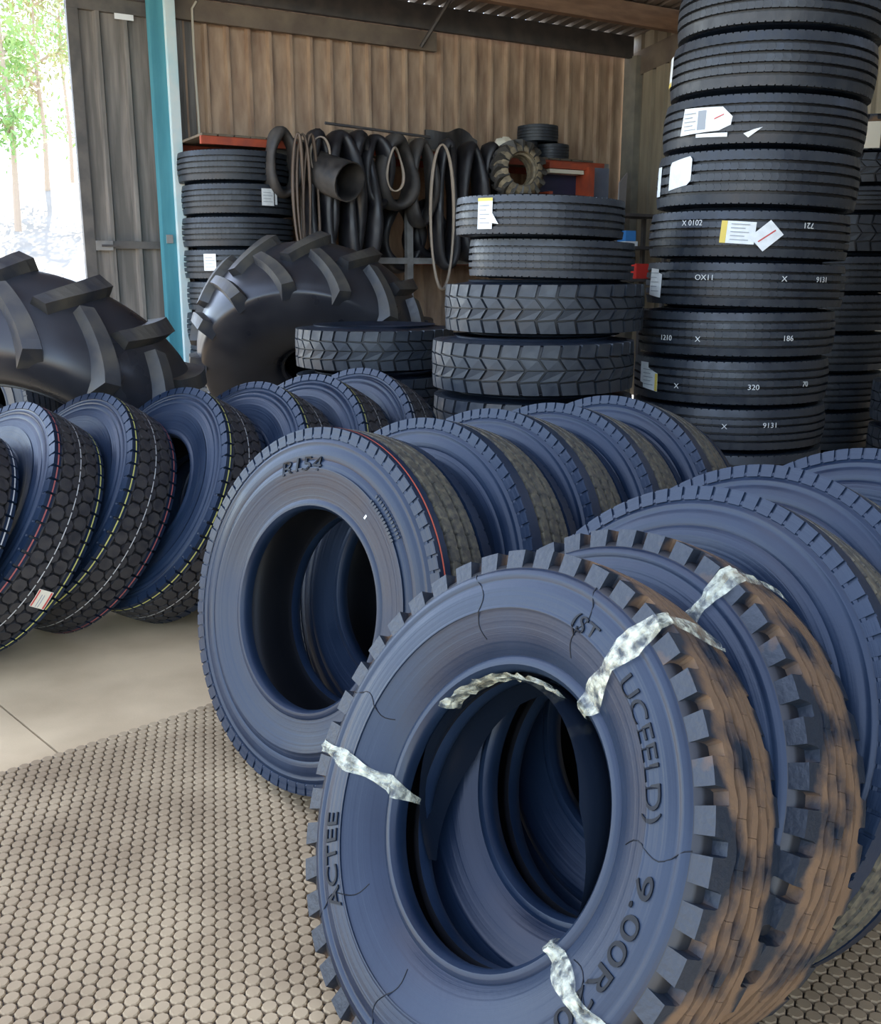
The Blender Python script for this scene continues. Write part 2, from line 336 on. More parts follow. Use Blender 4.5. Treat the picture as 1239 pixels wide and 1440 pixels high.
# slabs in front of the tyre rows, joints as gaps
J0 = Vector((-1.40, 3.13, 0)); JP = (Vector((.19, -.27, 0))).normalized()
JB = RD
for a0, a1 in ((-6.0, -.004), (.004, 7.5)):
    for b0, b1 in ((-5.5, -2.2), (-2.19, 1.6), (1.61, 6.5)):
        quad('floor_slab', [J0+JB*a0+RP*b0, J0+JB*a1+RP*b0, J0+JB*a1+RP*b1, J0+JB*a0+RP*b1], 'floor', fl, 0, .1)
quad('floor_bed', [J0+JB*-6+RP*-5.5, J0+JB*7.5+RP*-5.5, J0+JB*7.5+RP*6.5, J0+JB*-6+RP*6.5], 'matbase', fl, -.012, .1)
g = quad('ground', [Vector((-120, -60, 0)), Vector((120, -60, 0)), Vector((120, 160, 0)), Vector((-120, 160, 0))], 'ground', None, -.13, .2)
tag(g, 'pale sunlit sandy ground outside the doorway', kind='structure')

# ring mat: dark underlay and round studs
mt = empty('rubber_mat', loc=E0); tag(mt, 'dusty rubber ring mat of small round studs on the concrete floor', 'mat')
ml0, ml1, mwid = -1.3, 3.3, 2.5
v = [RD*ml0+RP*0, RD*ml1+RP*0, RD*ml1+RP*mwid, RD*ml0+RP*mwid]
o = quad('mat_underlay', v, 'matbase', None, .006, .006); o.parent = mt
def disc_v(cx, cy, r_, v, f, k=10, z0=.005, h=.011, hole=0):
    b = len(v)
    for rr, zz in ((r_, z0), (r_, z0+h*.7), (r_*.86, z0+h)):
        for i in range(k): a = 2*PI*i/k; v.append((cx+rr*math.cos(a), cy+rr*math.sin(a), zz))
    for q in (0, 1):
        for i in range(k): j = (i+1) % k; f.append((b+q*k+i, b+q*k+j, b+q*k+k+j, b+q*k+k+i))
    f.append(tuple(b+2*k+i for i in range(k)))
DP = .0365
cells = []
r_i = 0; yv = DP*.6
while yv < mwid-.01:
    xv = ml0+DP*.5+(DP*.5 if r_i % 2 else 0)
    while xv < ml1-.01: cells.append((RD*xv+RP*yv)); xv += DP
    yv += DP*.84; r_i += 1
def proj(p):
    d = p-CAMP; fw = Vector((0, math.cos(PITCH), -math.sin(PITCH))); up = Vector((0, math.sin(PITCH), math.cos(PITCH)))
    z = d.dot(fw); return (IW/2+F*d.x/z, IH/2-F*d.dot(up)/z, z) if z > .05 else (-9999, -9999, z)
near = []
for i, p in enumerate(cells):
    x_, y_, z_ = proj(E0+p)
    if (0 < x_ < 455 and 1000 < y_ < 1440): near.append((z_, i))
near = set(i for _, i in sorted(near)[:300])
v, f = [], []; disc_v(0, 0, DP*.475, v, f); dme = pyd('mat_stud', v, f, 'disc')
lnk = []
for i in near:
    o = bpy.data.objects.new('mat_stud', dme); C.objects.link(o); o.parent = mt; o.location = cells[i]; o.rotation_euler[2] = rnd.random()
v, f = [], []
for i, p in enumerate(cells):
    if i not in near: disc_v(p.x, p.y, DP*.475, v, f, 8)
o = obj('mat_studs', pyd('mat_studs', v, f, 'disc'), None, mt); o['kind'] = 'stuff'
# Object/Generated noise differs per stud, so the studs take their tint from world position
t = M['disc'].node_tree
geo = t.nodes.new('ShaderNodeNewGeometry')
for nd in t.nodes:
    if nd.type == 'MAPPING': t.links.new(geo.outputs['Position'], nd.inputs[0])

# outdoors: bank, trees, wrapped bundle
def bump_ground():
    v, f = [], []; N = 24
    for j in range(10):
        for i in range(N):
            x_ = -34+i*2.2; y_ = 22+j*3.0; h = min(1, j/5)**1.3*4.6+rnd.uniform(-.12, .12)*(j > 0) - (.2 if j == 0 else 0)
            v.append((x_, y_+rnd.uniform(-.3, .3), h))
    for j in range(9):
        for i in range(N-1): a = j*N+i; f.append((a, a+1, a+N+1, a+N))
    return pyd('ground_bank', v, f, 'ground', True)
tag(obj('ground_bank', bump_ground()), 'pale sunlit earth bank rising outside the doorway', kind='structure')
def tree(x_, y_, zb, h, spread, nleaf, lm, lab, seed):
    rr = random.Random(seed); root = empty('tree', loc=(x_, y_, zb)); tag(root, lab, 'tree', None)
    pts = [Vector((0, 0, -.2)), Vector((.1, 0, h*.3)), Vector((-.05, .1, h*.6)), Vector((.1, 0, h*.92))]
    obj('trunk', tubemesh('trunk', pts, lambda q: .09*(1-q*.8)+.015, 'bark', 7), None, root)
    cl = []
    for k in range(9):
        a = rr.random()*6.28; z0 = h*rr.uniform(.3, .9); L = spread*rr.uniform(.4, 1)
        e = Vector((math.cos(a)*L, math.sin(a)*L, z0+L*.4)); cl += [e, e*.6+Vector((0, 0, z0*.4))]
        obj('branch', tubemesh('branch', [Vector((0, 0, z0)), e*.5+Vector((0, 0, z0*.5+.1)), e], lambda q: .05*(1-q)+.012, 'bark', 5), None, root)
    v, f = [], []
    for k in range(nleaf):
        c_ = rr.choice(cl)+Vector((rr.gauss(0, .42), rr.gauss(0, .42), rr.gauss(-.1, .45))); 
        d1 = Vector((rr.gauss(0, 1), rr.gauss(0, 1), rr.gauss(0, 1))).normalized(); d2 = d1.orthogonal().normalized(); l = rr.uniform(.07, .16)
        b = len(v); v += [c_-d1*l, c_+d2*l*.4, c_+d1*l, c_-d2*l*.4]; f.append((b, b+1, b+2, b+3))
    o = obj('foliage', pyd('foliage', v, f, lm), None, root); o['kind'] = 'stuff'
def gpx(px_, py_, Y): d = ray(px_, py_); return CAMP+d*(Y/d.y)
for px_, Y, zb, h, sp, nl, lm, lab, sd_ in ((14, 31, 3.2, 8.5, 1.5, 2200, 'leaf', 'thin green tree with drooping leaves on the bank outside the doorway', 1),
        (60, 36, 4.0, 8.0, 1.5, 1800, 'leaf2', 'sparse olive leafed tree with a pale trunk outside, beside the door edge', 2),
        (96, 43, 4.2, 10, 1.9, 1800, 'leaf', 'tall loose green tree furthest back outside the doorway', 3),
        (-110, 34, 3.9, 9, 2.0, 1600, 'leaf2', 'olive tree outside, mostly hidden past the open doorway', 4)):
    p = gpx(px_, 200, Y); tree(p.x, p.y, zb-.2, h, sp, nl, lm, lab, sd_)
p = gpx(101, 350, 13.5)
bm = bmesh.new()
for dx, dz, rr_ in ((0, .55, .42), (.22, 1.0, .36), (-.32, .45, .35), (.35, .5, .4)):
    bmesh.ops.create_icosphere(bm, subdivisions=3, radius=rr_, matrix=Matrix.Translation((dx*1.2, 0, dz*1.5+.1)))
for vv in bm.verts: vv.co += vv.normal*rnd.uniform(-.02, .02)
me = bpy.data.meshes.new('wrapped_bundle'); bm.to_mesh(me); bm.free(); me.materials.append(M['pale']); me.polygons.foreach_set('use_smooth', [True]*len(me.polygons))
bo = empty('wrapped_bundle', loc=(p.x, p.y, -.13)); tag(bo, 'pale bluish white wrapped bundle standing outside beside the door leaf', 'bundle')
obj('wrapping', me, None, bo)
v, f = [], []; boxv(Vector((0.1, 0, .06)), Vector((1, 0, 0)), Vector((0, 1, 0)), Z, .7, .5, .06, v, f); obj('pallet_board', pyd('pallet_board', v, f, 'wood'), None, bo)

# ------------------------------------------------------------------ tyres
def side_profile(R, rb, sw, tw, bw, drop=.016, sh=.03, rings=(.055, .068, .081)):
    """outer half profile from the tread centre to the bead toe, then the inner liner; (radius, axial)"""
    mid = rb+(R-rb)*.48
    ctl = [(R-sh, tw+.001), (R-.062, tw+.007), (R-.12*(R-rb)/.25-.01, (sw+tw)/2+.004), (mid, sw), (rb+.06, sw*.6+bw*.4), (rb+.028, bw+.012)]
    out = [(R-drop, 0), (R-drop-.001, tw*.5), (R-drop-.004, tw-.012), (R-drop-.008, tw-.004)]
    sm = cr(ctl, 9)
    for i, (r, a) in enumerate(sm):
        d = 0
        for g in rings:
            if abs((R-r)-g) < .0035: d = -.0035
        out.append((r, a+d))
    out += [(rb+.022, bw+.016), (rb+.010, bw+.015), (rb+.002, bw+.006), (rb, bw-.008), (rb+.004, bw-.026), (rb+.022, bw-.022)]
    inn = cr([(rb+.022, bw-.022), (rb+.06, sw*.6+bw*.4-.02), (mid, sw-.018), (R-.075, tw-.012), (R-.045, tw*.6), (R-.042, 0)], 4)[1:]
    return out+inn
def full_profile(half):
    return half+[(r, -a) for r, a in reversed(half[1:-1])]
def surf(half):                                     # axial position of the outer sidewall at radius r
    pts = sorted([(r, a) for r, a in half[4:-22]])
    def f(r):
        best = None
        for i in range(len(pts)-1):
            if pts[i][0] <= r <= pts[i+1][0] and pts[i+1][0] > pts[i][0]:
                k = (r-pts[i][0])/(pts[i+1][0]-pts[i][0]); return pts[i][1]*(1-k)+pts[i+1][1]*k
        return pts[-1][1] if r > pts[-1][0] else pts[0][1]
    return f
def blocks(name, polys, R, m, h=.015, crown=.5, taper=.94, houter=None, ts=None, m2=None, a2=.09):
    ts = ts or taper; mi = []
    v, f = [], []
    for P in polys:
        k = len(P); cs = sum(p[0] for p in P)/k; ca = sum(p[1] for p in P)/k; b = len(v)
        ar = sum(P[i][0]*P[(i+1) % k][1]-P[(i+1) % k][0]*P[i][1] for i in range(k))
        if ar < 0: P = P[::-1]
        for top in (0, 1):
            for s_, a_ in P:
                if top: s_, a_ = cs+(s_-cs)*ts, ca+(a_-ca)*taper
                hh = houter(a_) if houter else h
                r = R-crown*a_*a_-(0 if top else hh); th = s_/R
                v.append((r*math.cos(th), r*math.sin(th), a_))
        f.append(tuple(b+k+i for i in range(k)))
        for i in range(k): j = (i+1) % k; f.append((b+i, b+j, b+k+j, b+k+i))
        mi += [1 if m2 and abs(ca) > a2 else 0]*(k+1)
    me = pyd(name, v, f, m)
    if m2: me.materials.append(M[m2]); me.polygons.foreach_set('material_index', mi)
    return me
def both(P): return P+[[(s_, -a_) for s_, a_ in q] for q in P]
def stripes(name, a0, wd, N, R, m, crown, duty=.84, off=0):
    v, f = [], []; p = 2*PI/N
    for i in range(N):
        for j in range(3):
            t0, t1 = (i+off+duty*j/3)*p, (i+off+duty*(j+1)/3)*p; b = len(v)
            for th in (t0, t1):
                for a_ in (a0-wd/2, a0+wd/2): r = R-crown*a_*a_+.0012; v.append((r*math.cos(th), r*math.sin(th), a_))
            f.append((b, b+2, b+3, b+1))
    return pyd(name, v, f, m)
KIND = {}
def liner(me, half, seg):
    me.materials.append(M['liner']); k = len(full_profile(half)); h = len(half); ni = 21; mi = [0]*len(me.polygons)
    for i in range(seg):
        for q in range(k):
            if h-1-ni <= q < h-1+ni or q < 4 or q >= k-4: mi[i*k+q] = 1  # tread groove floors blackened as well, shade put into their colour
    me.polygons.foreach_set('material_index', mi); return me
def kind(name, R, rb, sw, tw, bw, side, treads, cat_w, **k):
    half = side_profile(R, rb, sw, tw, bw, **k)
    KIND[name] = dict(R=R, sw=sw, tw=tw, W=cat_w, half=half, surf=surf(half), car=liner(lathe(name+'_carcass', full_profile(half), 96, side), half, 96), treads=treads)
# 1 hexagonal block drive tyre (row along the left)
def hex_polys(R):
    N = 54; p = 2*PI*R/N; P = []
    for i in range(N):
        for j, a in enumerate((-.052, 0, .052)):
            c_ = (i+(.5 if j == 1 else 0))*p; w_ = .056
            P.append([(c_-.45*p, a-.24*w_), (c_-.22*p, a-.46*w_), (c_+.22*p, a-.46*w_), (c_+.45*p, a-.24*w_), (c_+.45*p, a+.24*w_), (c_+.22*p, a+.46*w_), (c_-.22*p, a+.46*w_), (c_-.45*p, a+.24*w_)])
        for sg in (-1, 1):
            c_ = i*p; P.append([(c_+.07*p, sg*.086), (c_+.93*p, sg*.086), (c_+.93*p, sg*.119), (c_+.07*p, sg*.119)]); P.append([(c_-.42*p+.5*p, sg*.080), (c_+.42*p+.5*p, sg*.080), (c_+.42*p+.5*p, sg*.087), (c_-.42*p+.5*p, sg*.087)])
    return P
hm = blocks('hex_tread', hex_polys(.53), .53, 'tread1', m2='sideb', a2=.1, h=.015, crown=.4, taper=.93, houter=lambda a: .032 if abs(a) > .1 else .015)
kind('hex', .53, .286, .128, .114, .105, 'sideb', [('tread', hm)], .255, sh=.02, rings=(.035, .048, .061, .085))
# 2 rib tyres (rows and stacks)
def rib_polys(R, tw=.115, N=80, ribs=None, notch=True):
    p = 2*PI*R/N; P = []
    g = tw/.115
    for i in range(N):
        c_ = i*p
        for a0, a1 in ((-.0165, .0165), (.0295, .0595), (-.0595, -.0295)):
            a0 *= g; a1 *= g; zz = .18*p
            P.append([(c_+.0*p, a0+.003), (c_+.14*p, a0), (c_+.90*p, a0), (c_+.985*p, a0+.003), (c_+.985*p+zz, (a0+a1)/2), (c_+.985*p, a1-.003), (c_+.90*p, a1), (c_+.14*p, a1), (c_+.0*p, a1-.003), (c_+.0*p+zz, (a0+a1)/2)])
        for sg in (-1, 1):
            a0, a1 = .0715*g, .116*g
            P.append([(c_, sg*a0), (c_+p*.5, sg*(a0+.0025)), (c_+p, sg*a0), (c_+p, sg*a1), (c_+.60*p, sg*a1), (c_+.59*p, sg*(a1-.005)), (c_+.41*p, sg*(a1-.005)), (c_+.40*p, sg*a1), (c_, sg*a1)])
    return P
HO = lambda a: .032 if abs(a) > .1 else .022
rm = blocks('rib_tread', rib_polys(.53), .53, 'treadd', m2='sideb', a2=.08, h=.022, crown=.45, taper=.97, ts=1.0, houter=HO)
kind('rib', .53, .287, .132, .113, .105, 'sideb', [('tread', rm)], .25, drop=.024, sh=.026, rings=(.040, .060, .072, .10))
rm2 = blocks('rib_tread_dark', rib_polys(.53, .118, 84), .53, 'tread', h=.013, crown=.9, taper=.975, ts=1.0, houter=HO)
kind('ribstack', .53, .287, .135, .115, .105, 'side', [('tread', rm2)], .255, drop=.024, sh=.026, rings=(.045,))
rm3 = blocks('rib_tread_small', rib_polys(.43, .098, 72), .43, 'tread', h=.011, crown=.7, taper=.975, ts=1.0, houter=lambda a: .024 if abs(a) > .085 else .011)
kind('ribsmall', .43, .225, .110, .097, .085, 'side', [('tread', rm3)], .2, sh=.02, rings=(.035,))
# 3 chevron block drive tyres (middle stacks)
def chev_polys(R):
    N = 34; p = 2*PI*R/N; P = []; g = .10
    for i in range(N):
        c_ = i*p
        for sg, o in ((1, 0), (-1, 0)):
            P.append([(c_+g*p, sg*.064), (c_+.95*p, sg*.058), (c_+1.10*p, sg*.122), (c_+(.21+g*.4)*p, sg*.122)])
            P.append([(c_+.45*p, sg*.003), (c_+1.33*p, sg*.003), (c_+.98*p, sg*.050), (c_+.06*p, sg*.056)] if sg > 0 else [(c_+.45*p, -.003), (c_+1.33*p, -.003), (c_+.98*p, -.050), (c_+.06*p, -.056)])
    return P
cm = blocks('chevron_tread', chev_polys(.53), .53, 'tread', h=.018, crown=.35, taper=.965, houter=lambda a: .034 if abs(a) > .1 else .018)
kind('chev', .53, .287, .145, .118, .105, 'side', [('tread', cm)], .27, sh=.02, rings=(.04,))
# 4 notched block tyres (front of the nearest row)
def notch_polys(R):
    N = 42; p = 2*PI*R/N; P = []
    for i in range(N):
        c_ = i*p
        for sg in (-1, 1):
            k_ = .5 if sg > 0 else 0; cc = c_+k_*p
            P.append([(cc, sg*.052), (cc+.30*p, sg*.046), (cc+.5*p, sg*.046), (cc+.80*p, sg*.052), (cc+p, sg*.052), (cc+p, sg*.1005), (cc+.70*p, sg*.1005), (cc+.68*p, sg*.076), (cc+.64*p, sg*.069), (cc+.36*p, sg*.069), (cc+.32*p, sg*.076), (cc+.30*p, sg*.1005), (cc, sg*.1005)])
        for q, a in enumerate((-.031, 0, .031)):
            o_ = q*.33*p; cc = c_+o_; w_ = .0095
            P.append([(cc, a-w_+.003), (cc+.35*p, a-w_-.002), (cc+.6*p, a-w_-.002), (cc+p*.99, a-w_+.003), (cc+p*.99, a+w_+.001), (cc+.6*p, a+w_-.003), (cc+.35*p, a+w_-.003), (cc, a+w_+.001)])
    return P
nm_ = blocks('notched_tread', notch_polys(.51), .51, 'mud', h=.026, crown=.8, taper=.985, ts=1.0, houter=lambda a: .044 if abs(a) > .066 else .026)
kind('notch', .51, .270, .104, .100, .044, 'sideb', [('tread', nm_)], .205, drop=.028, sh=.046, rings=(.066, .076, .094))

def text_mesh(body, size, ext=.0025):
    cu = bpy.data.curves.new('t', 'FONT'); cu.body = body; cu.size = size; cu.extrude = ext; cu.align_x = 'CENTER'; cu.align_y = 'CENTER'; cu.resolution_u = 4
    o = bpy.data.objects.new('t', cu); C.objects.link(o); dg = bpy.context.evaluated_depsgraph_get()
    me = bpy.data.meshes.new_from_object(o.evaluated_get(dg)); bpy.data.objects.remove(o); me.materials.clear(); return me
def side_text(K, body, size, r0, th0, m='letter', sx=1.0, ext=.0025):      # letters stand on the +Z sidewall, tops outward
    me = text_mesh(body, size, ext); sf = KIND[K]['surf']
    for vv in me.vertices:
        x_, y_, z_ = vv.co; r = r0+y_; th = th0-x_*sx/r0
        vv.co = (r*math.cos(th), r*math.sin(th), sf(r)+z_+.0005)
    me.materials.append(M[m]); return me
def tread_text(R, body, size, th0, z0, flip=False):
    me = text_mesh(body, size, .0006)
    for vv in me.vertices:
        x_, y_, z_ = vv.co
        if flip: x_, y_ = -x_, -y_
        th = th0+x_/R; r = R+.001+z_; vv.co = (r*math.cos(th), r*math.sin(th), z0+y_)
    me.materials.append(M['chalk']); return me
def patch(R, th0, z0, pts, m, off=.003, th=.0012, crown=0):                 # flat paper cut to pts (x along the tread, y across), bent round the tyre
    bm = bmesh.new(); vs_ = [bm.verts.new((x_, y_, 0)) for x_, y_ in pts]; fc = bm.faces.new(vs_)
    ex = bmesh.ops.extrude_face_region(bm, geom=[fc]); bmesh.ops.translate(bm, verts=[e for e in ex['geom'] if isinstance(e, bmesh.types.BMVert)], vec=(0, 0, th))
    for k in range(-12, 13):
        bmesh.ops.bisect_plane(bm, geom=bm.verts[:]+bm.edges[:]+bm.faces[:], plane_co=(k*.02, 0, 0), plane_no=(1, 0, 0))
    bmesh.ops.recalc_face_normals(bm, faces=bm.faces[:])
    for vv in bm.verts:
        x_, y_, z_ = vv.co; a = th0+x_/R; r = R+off+z_-crown*(z0+y_)**2; vv.co = (r*math.cos(a), r*math.sin(a), z0+y_)
    me = bpy.data.meshes.new('label'); bm.to_mesh(me); bm.free(); me.materials.append(M[m]); return me
def rot(pts, a): c_, s_ = math.cos(a), math.sin(a); return [(x_*c_-y_*s_, x_*s_+y_*c_) for x_, y_ in pts]
def mv(pts, dx, dy): return [(x_+dx, y_+dy) for x_, y_ in pts]
def rect(x0, y0, x1, y1): return [(x0, y0), (x1, y0), (x1, y1), (x0, y1)]

def tyre(K, name, mw, off, label, group=None, spin=None):
    k = KIND[K]; root = empty(name, mw); tag(root, label, 'tyre', group)
    L = Matrix.Translation(off) @ Matrix.Rotation(spin if spin is not None else rnd.random()*6.28, 4, 'Z')
    obj('carcass', k['car'], None, root, L)
    for nm, me in k['treads']: obj(nm, me, None, root, L)
    root['_off'] = 0; del root['_off']
    return root
def stand(K, name, gx, gy, yaw, lean, label, group=None, zb=0, spin=None, R=None):
    R = R or KIND[K]['R']
    a = Vector((math.sin(yaw), -math.cos(yaw), 0)); ax = a*math.cos(lean)+Z*math.sin(lean); up = Z*math.cos(lean)-a*math.sin(lean)
    xx = up.cross(ax)
    # ground the lowest edge of the tread
    low = KIND[K]['tw']*.9*abs(math.sin(lean))*1.0
    mw = Matrix(((xx.x, up.x, ax.x, gx), (xx.y, up.y, ax.y, gy), (xx.z, up.z, ax.z, zb), (0, 0, 0, 1)))
    root = tyre(K, name, mw, Vector((0, R, 0)), label, group, spin); return root
SIDE = Matrix.Translation
def part(root, nm, me, off, label=None):
    o = obj(nm, me, None, root, Matrix.Translation(off)); 
    if label: o['label'] = label
    return o
ORD = ['first', 'second', 'third', 'fourth', 'fifth', 'sixth', 'seventh', 'eighth', 'ninth', 'tenth', 'eleventh', 'twelfth']

# row 1: hexagonal block tyres with coloured lines
row1 = [(-2.30, 3.57, -.755, .585, 'wyw', 'before the stickered one in its row, yellow line'),
        (-2.051, 3.809, -.755, .585, 'rwy', 'with a cream and red sticker and a red line'),
        (-1.807, 4.064, -.754, .560, 'ywr', 'right behind the stickered one, yellow near and red far line'),
        (-1.422, 4.186, -.769, .530, 'yw ', 'leaning last before the gap of bare floor, yellow line'),
        (-1.095, 4.335, -.759, .500, 'yw ', 'fourth behind the stickered one in its row'),
        (-.845, 4.60, -.755, .470, 'yw ', 'second from the far end of the stickered row'),
        (-.640, 4.93, -.746, .470, 'ww ', 'at the far end of the stickered row, by the chevron stacks')]
LC = {'y': 'ly', 'w': 'lw', 'r': 'lr'}
smesh = {}
for i, (gx, gy, yw, ln, cols, lab) in enumerate(row1):
    R_ = .53; ro = stand('hex', 'truck_tyre', gx, gy, yw, ln, 'hexagon block truck tyre '+lab, 'leaning hexagon block tyres', zb=.046, spin=.13*i)
    for a_, ch in zip((.100, .0, -.100), cols):
        if ch == ' ': continue
        if (a_, ch) not in smesh: smesh[(a_, ch)] = stripes('paint_line', a_, .0055 if a_ else .004, 54, .53, LC[ch], .4, off=.09 if a_ else .58)
        o = obj('paint_line', smesh[(a_, ch)], None, ro, Matrix.Translation((0, R_, 0)) @ Matrix.Rotation(.13*i, 4, 'Z'))
    if i == 1:
        th = math.radians(-4)
        o = part(ro, 'label_sticker', patch(.53, th-.30, -.055, rot(rect(-.04, -.03, .04, .03), .1), 'cream', .003), (0, R_, 0), 'cream paper sticker with red edges')
        for yy, hh, m_ in ((-.024, .007, 'redp'), (.025, .006, 'redp'), (.008, .003, 'print'), (-.002, .003, 'print')):
            obj('printed_band', patch(.53, th-.30, -.055, rot(rect(-.037, yy-hh/2, .037 if m_ == 'redp' else .02, yy+hh/2), .1), m_, .0043, .0005), None, o)

# row 2: rib tyres, the front one with moulded letters
row2 = [(-.401, 2.702, -.754, .246), (-.153, 2.921, -.801, .29), (.049, 3.153, -.803, .304), (.268, 3.32, -.806, .314), (.502, 3.54, -.803, .314)]
lab2 = ['rib truck tyre with moulded 154 on its sidewall, leading its row', 'rib truck tyre right behind the one lettered 154', 'rib truck tyre third in the row led by the 154 tyre', 'rib truck tyre fourth in the row led by the 154 tyre', 'rib truck tyre last in the row led by the 154 tyre, before the tall stack']
for i, (gx, gy, yw, ln) in enumerate(row2):
    ro = stand('rib', 'truck_tyre', gx, gy, yw, ln, lab2[i], 'row of leaning rib tyres', zb=.034)
    if i == 0:
        O = (0, .53, 0)
        part(ro, 'moulded_lettering', side_text('rib', 'R154', .060, .415, math.radians(104), sx=1.4, ext=.0035), O, 'dark moulded letters R154')
        v, f = [], []
        for q in range(26):
            th = math.radians(58-(q % 13)*1.6); r_ = .415+.018*(q//13)-.01; sf = KIND['rib']['surf'](r_)
            boxv(Vector((r_*math.cos(th), r_*math.sin(th), sf+.001)), Vector((math.cos(th), math.sin(th), 0)), Vector((-math.sin(th), math.cos(th), 0)), Z, .005, .003, .0015, v, f)
        part(ro, 'moulded_marks', pyd('moulded_marks', v, f, 'side'), O)
        part(ro, 'paint_line', stripes('paint_line', .098, .005, 60, .53, 'lrr', .45, duty=1.0), O, 'thin orange red line round the tread shoulder')
        r_ = .355; th = math.radians(57); v, f = [], []; boxv(Vector((r_*math.cos(th), r_*math.sin(th), KIND['rib']['surf'](r_)+.001)), Vector((math.cos(th), math.sin(th), 0)), Vector((-math.sin(th), math.cos(th), 0)), Z, .006, .003, .001, v, f)
        part(ro, 'paint_dab', pyd('paint_dab', v, f, 'paper'), O)

# row 3: two taped notched tyres, then rib tyres
row3 = [('notch', -.055, 1.580, -.925, .485), ('notch', .148, 1.720, -.935, .455), ('rib', .363, 1.925, -.931, .440), ('rib', .575, 2.195, -.938, .445), ('rib', .93, 2.43, -.93, .44)]
lab3 = ['muddy notched tyre lettered 9.00R20, bound with clear tape', 'muddy notched tyre taped behind the 9.00R20 one', 'rib truck tyre leaning right behind the two muddy notched tyres', 'rib truck tyre second behind the two muddy notched tyres', 'rib truck tyre third behind the two muddy notched tyres']
roots3 = []
for i, (K, gx, gy, yw, ln) in enumerate(row3):
    roots3.append(stand(K, 'truck_tyre', gx, gy, yw, ln, lab3[i], 'row of leaning tyres on the mat', zb=.048, spin=.3*i))
T1, T1B = roots3[0], roots3[1]; O1 = (0, .51, 0)
for body, size, r0, deg, sx in (('ACTEE', .046, .405, 219, 1.45), ('(ST', .046, .395, 76, 1.1), ('UCEELD)', .046, .392, 38, 1.4), ('9.00R20', .048, .398, -12, 1.85), ('REGROOVABLE', .018, .435, 108, 1.2)):
    if body == 'REGROOVABLE': continue
    part(T1, 'moulded_lettering', side_text('notch', body, size, r0, math.radians(deg), sx=sx), O1)
# vent flash lines across the sidewall
for deg in (118, 78, 14, -22, -95, 170, 230):
    th = math.radians(deg); pts = []
    for q in range(14):
        r_ = .33+q*.0105; th2 = th+.03*math.sin(q*.6); pts.append((r_*math.cos(th2), r_*math.sin(th2), KIND['notch']['surf'](r_)+.0004))
    part(T1, 'mould_seam', tubemesh('mould_seam', pts, .0011, 'letter', 5), O1)
r_ = .415; th = math.radians(-70); v, f = [], []; boxv(Vector((r_*math.cos(th), r_*math.sin(th), KIND['notch']['surf'](r_)+.001)), Vector((math.cos(th), math.sin(th), 0)), Vector((-math.sin(th), math.cos(th), 0)), Z, .008, .022, .001, v, f)
o = part(T1, 'label_sticker', pyd('label_sticker', v, f, 'paper'), O1, 'small white sticker low on the sidewall')
def tape(root, K, deg, wd, r_in, across, seed, inside=.0, twist=0):
    """crinkled tape strip wrapped over the section of a tyre, from the bead over the tread"""
    rr = random.Random(seed); k = KIND[K]; R = k['R']; path = []
    if inside: path += [(k['R']-.246, -.01), (k['R']-.247, .02), (k['R']-.246, .042), (k['R']-.242, .060), (k['R']-.233, .069)]
    r = r_in
    while r < R-.05: path.append((r, k['surf'](r)+.006)); r += .014
    path += [(R-.035, k['tw']+.006), (R-.012, k['tw']+.003), (R+.003, k['tw']-.012)]
    a_ = k['tw']-.03
    while a_ > -across: path.append((R+.005-.8*a_*a_, a_)); a_ -= .02
    v, f = [], []; NW = 7; N = len(path); acc = 0
    for i, (r, a_) in enumerate(path):
        ww = wd*(.75+.25*math.sin(i*.7+seed))*(1 if i > 3 else .55+.12*i)
        for j in range(NW):
            x_ = (j/(NW-1)-.5)*ww; th = math.radians(deg)+(x_+twist*i)/max(r, .2)
            e = (.0055*rr.random()) if 0 < j < NW-1 else .001
            nr, na = (1, .2) if a_ < k['tw']-.005 and r > R-.02 else (.1, 1)
            v.append(((r+e*nr)*math.cos(th), (r+e*nr)*math.sin(th), a_+e*na))
    for i in range(N-1):
        for j in range(NW-1): b = i*NW+j; f.append((b, b+1, b+NW+1, b+NW))
    o = part(root, 'tape_strip', pyd('tape_strip', v, f, 'tape'), (0, R, 0), 'crinkled clear yellowed tape'); return o
tape(T1, 'notch', 64, .055, .285, .09, 3, inside=1, twist=-.0012); tape(T1, 'notch', 198, .042, .285, .05, 5, inside=1, twist=-.0045); tape(T1, 'notch', -33, .05, .285, .06, 8, inside=1, twist=.0042)
tape(T1B, 'notch', 67, .05, .30, .09, 11)
# flap and crinkled film inside the front tyre
def flap():
    v, f = [], []; N = 40
    for i in range(N+1):
        th = math.radians(-25+i*6.2); tp = min(1, 5*i/N, 5*(N-i)/N)
        for j in range(7):
            q = (j/6-.5)*(.15+.85*tp); r = .246+.018*math.cos(q*3)-.02*math.sin(th*1.5+.6); v.append((r*math.cos(th)*1.0, r*math.sin(th), -.02+q*.15+.03*math.cos(th)))
    for i in range(N):
        for j in range(6): b = i*7+j; f.append((b, b+1, b+8, b+7))
    return pyd('rim_flap', v, f, 'flap', True)
part(T1, 'rim_flap', flap(), O1, 'blue black rubber rim flap inside the hole')
v, f = [], []; rr = random.Random(4)
for i in range(30):
    th = math.radians(80+i*2.4)
    for j in range(4): v.append(((.250+.012*rr.random())*math.cos(th), (.250+.012*rr.random())*math.sin(th), .02+.016*j+.012*rr.random()))
for i in range(29):
    for j in range(3): b = i*4+j; f.append((b, b+1, b+5, b+4))
part(T1, 'film_wrap', pyd('film_wrap', v, f, 'tape'), O1, 'crinkled clear film around the rim flap')

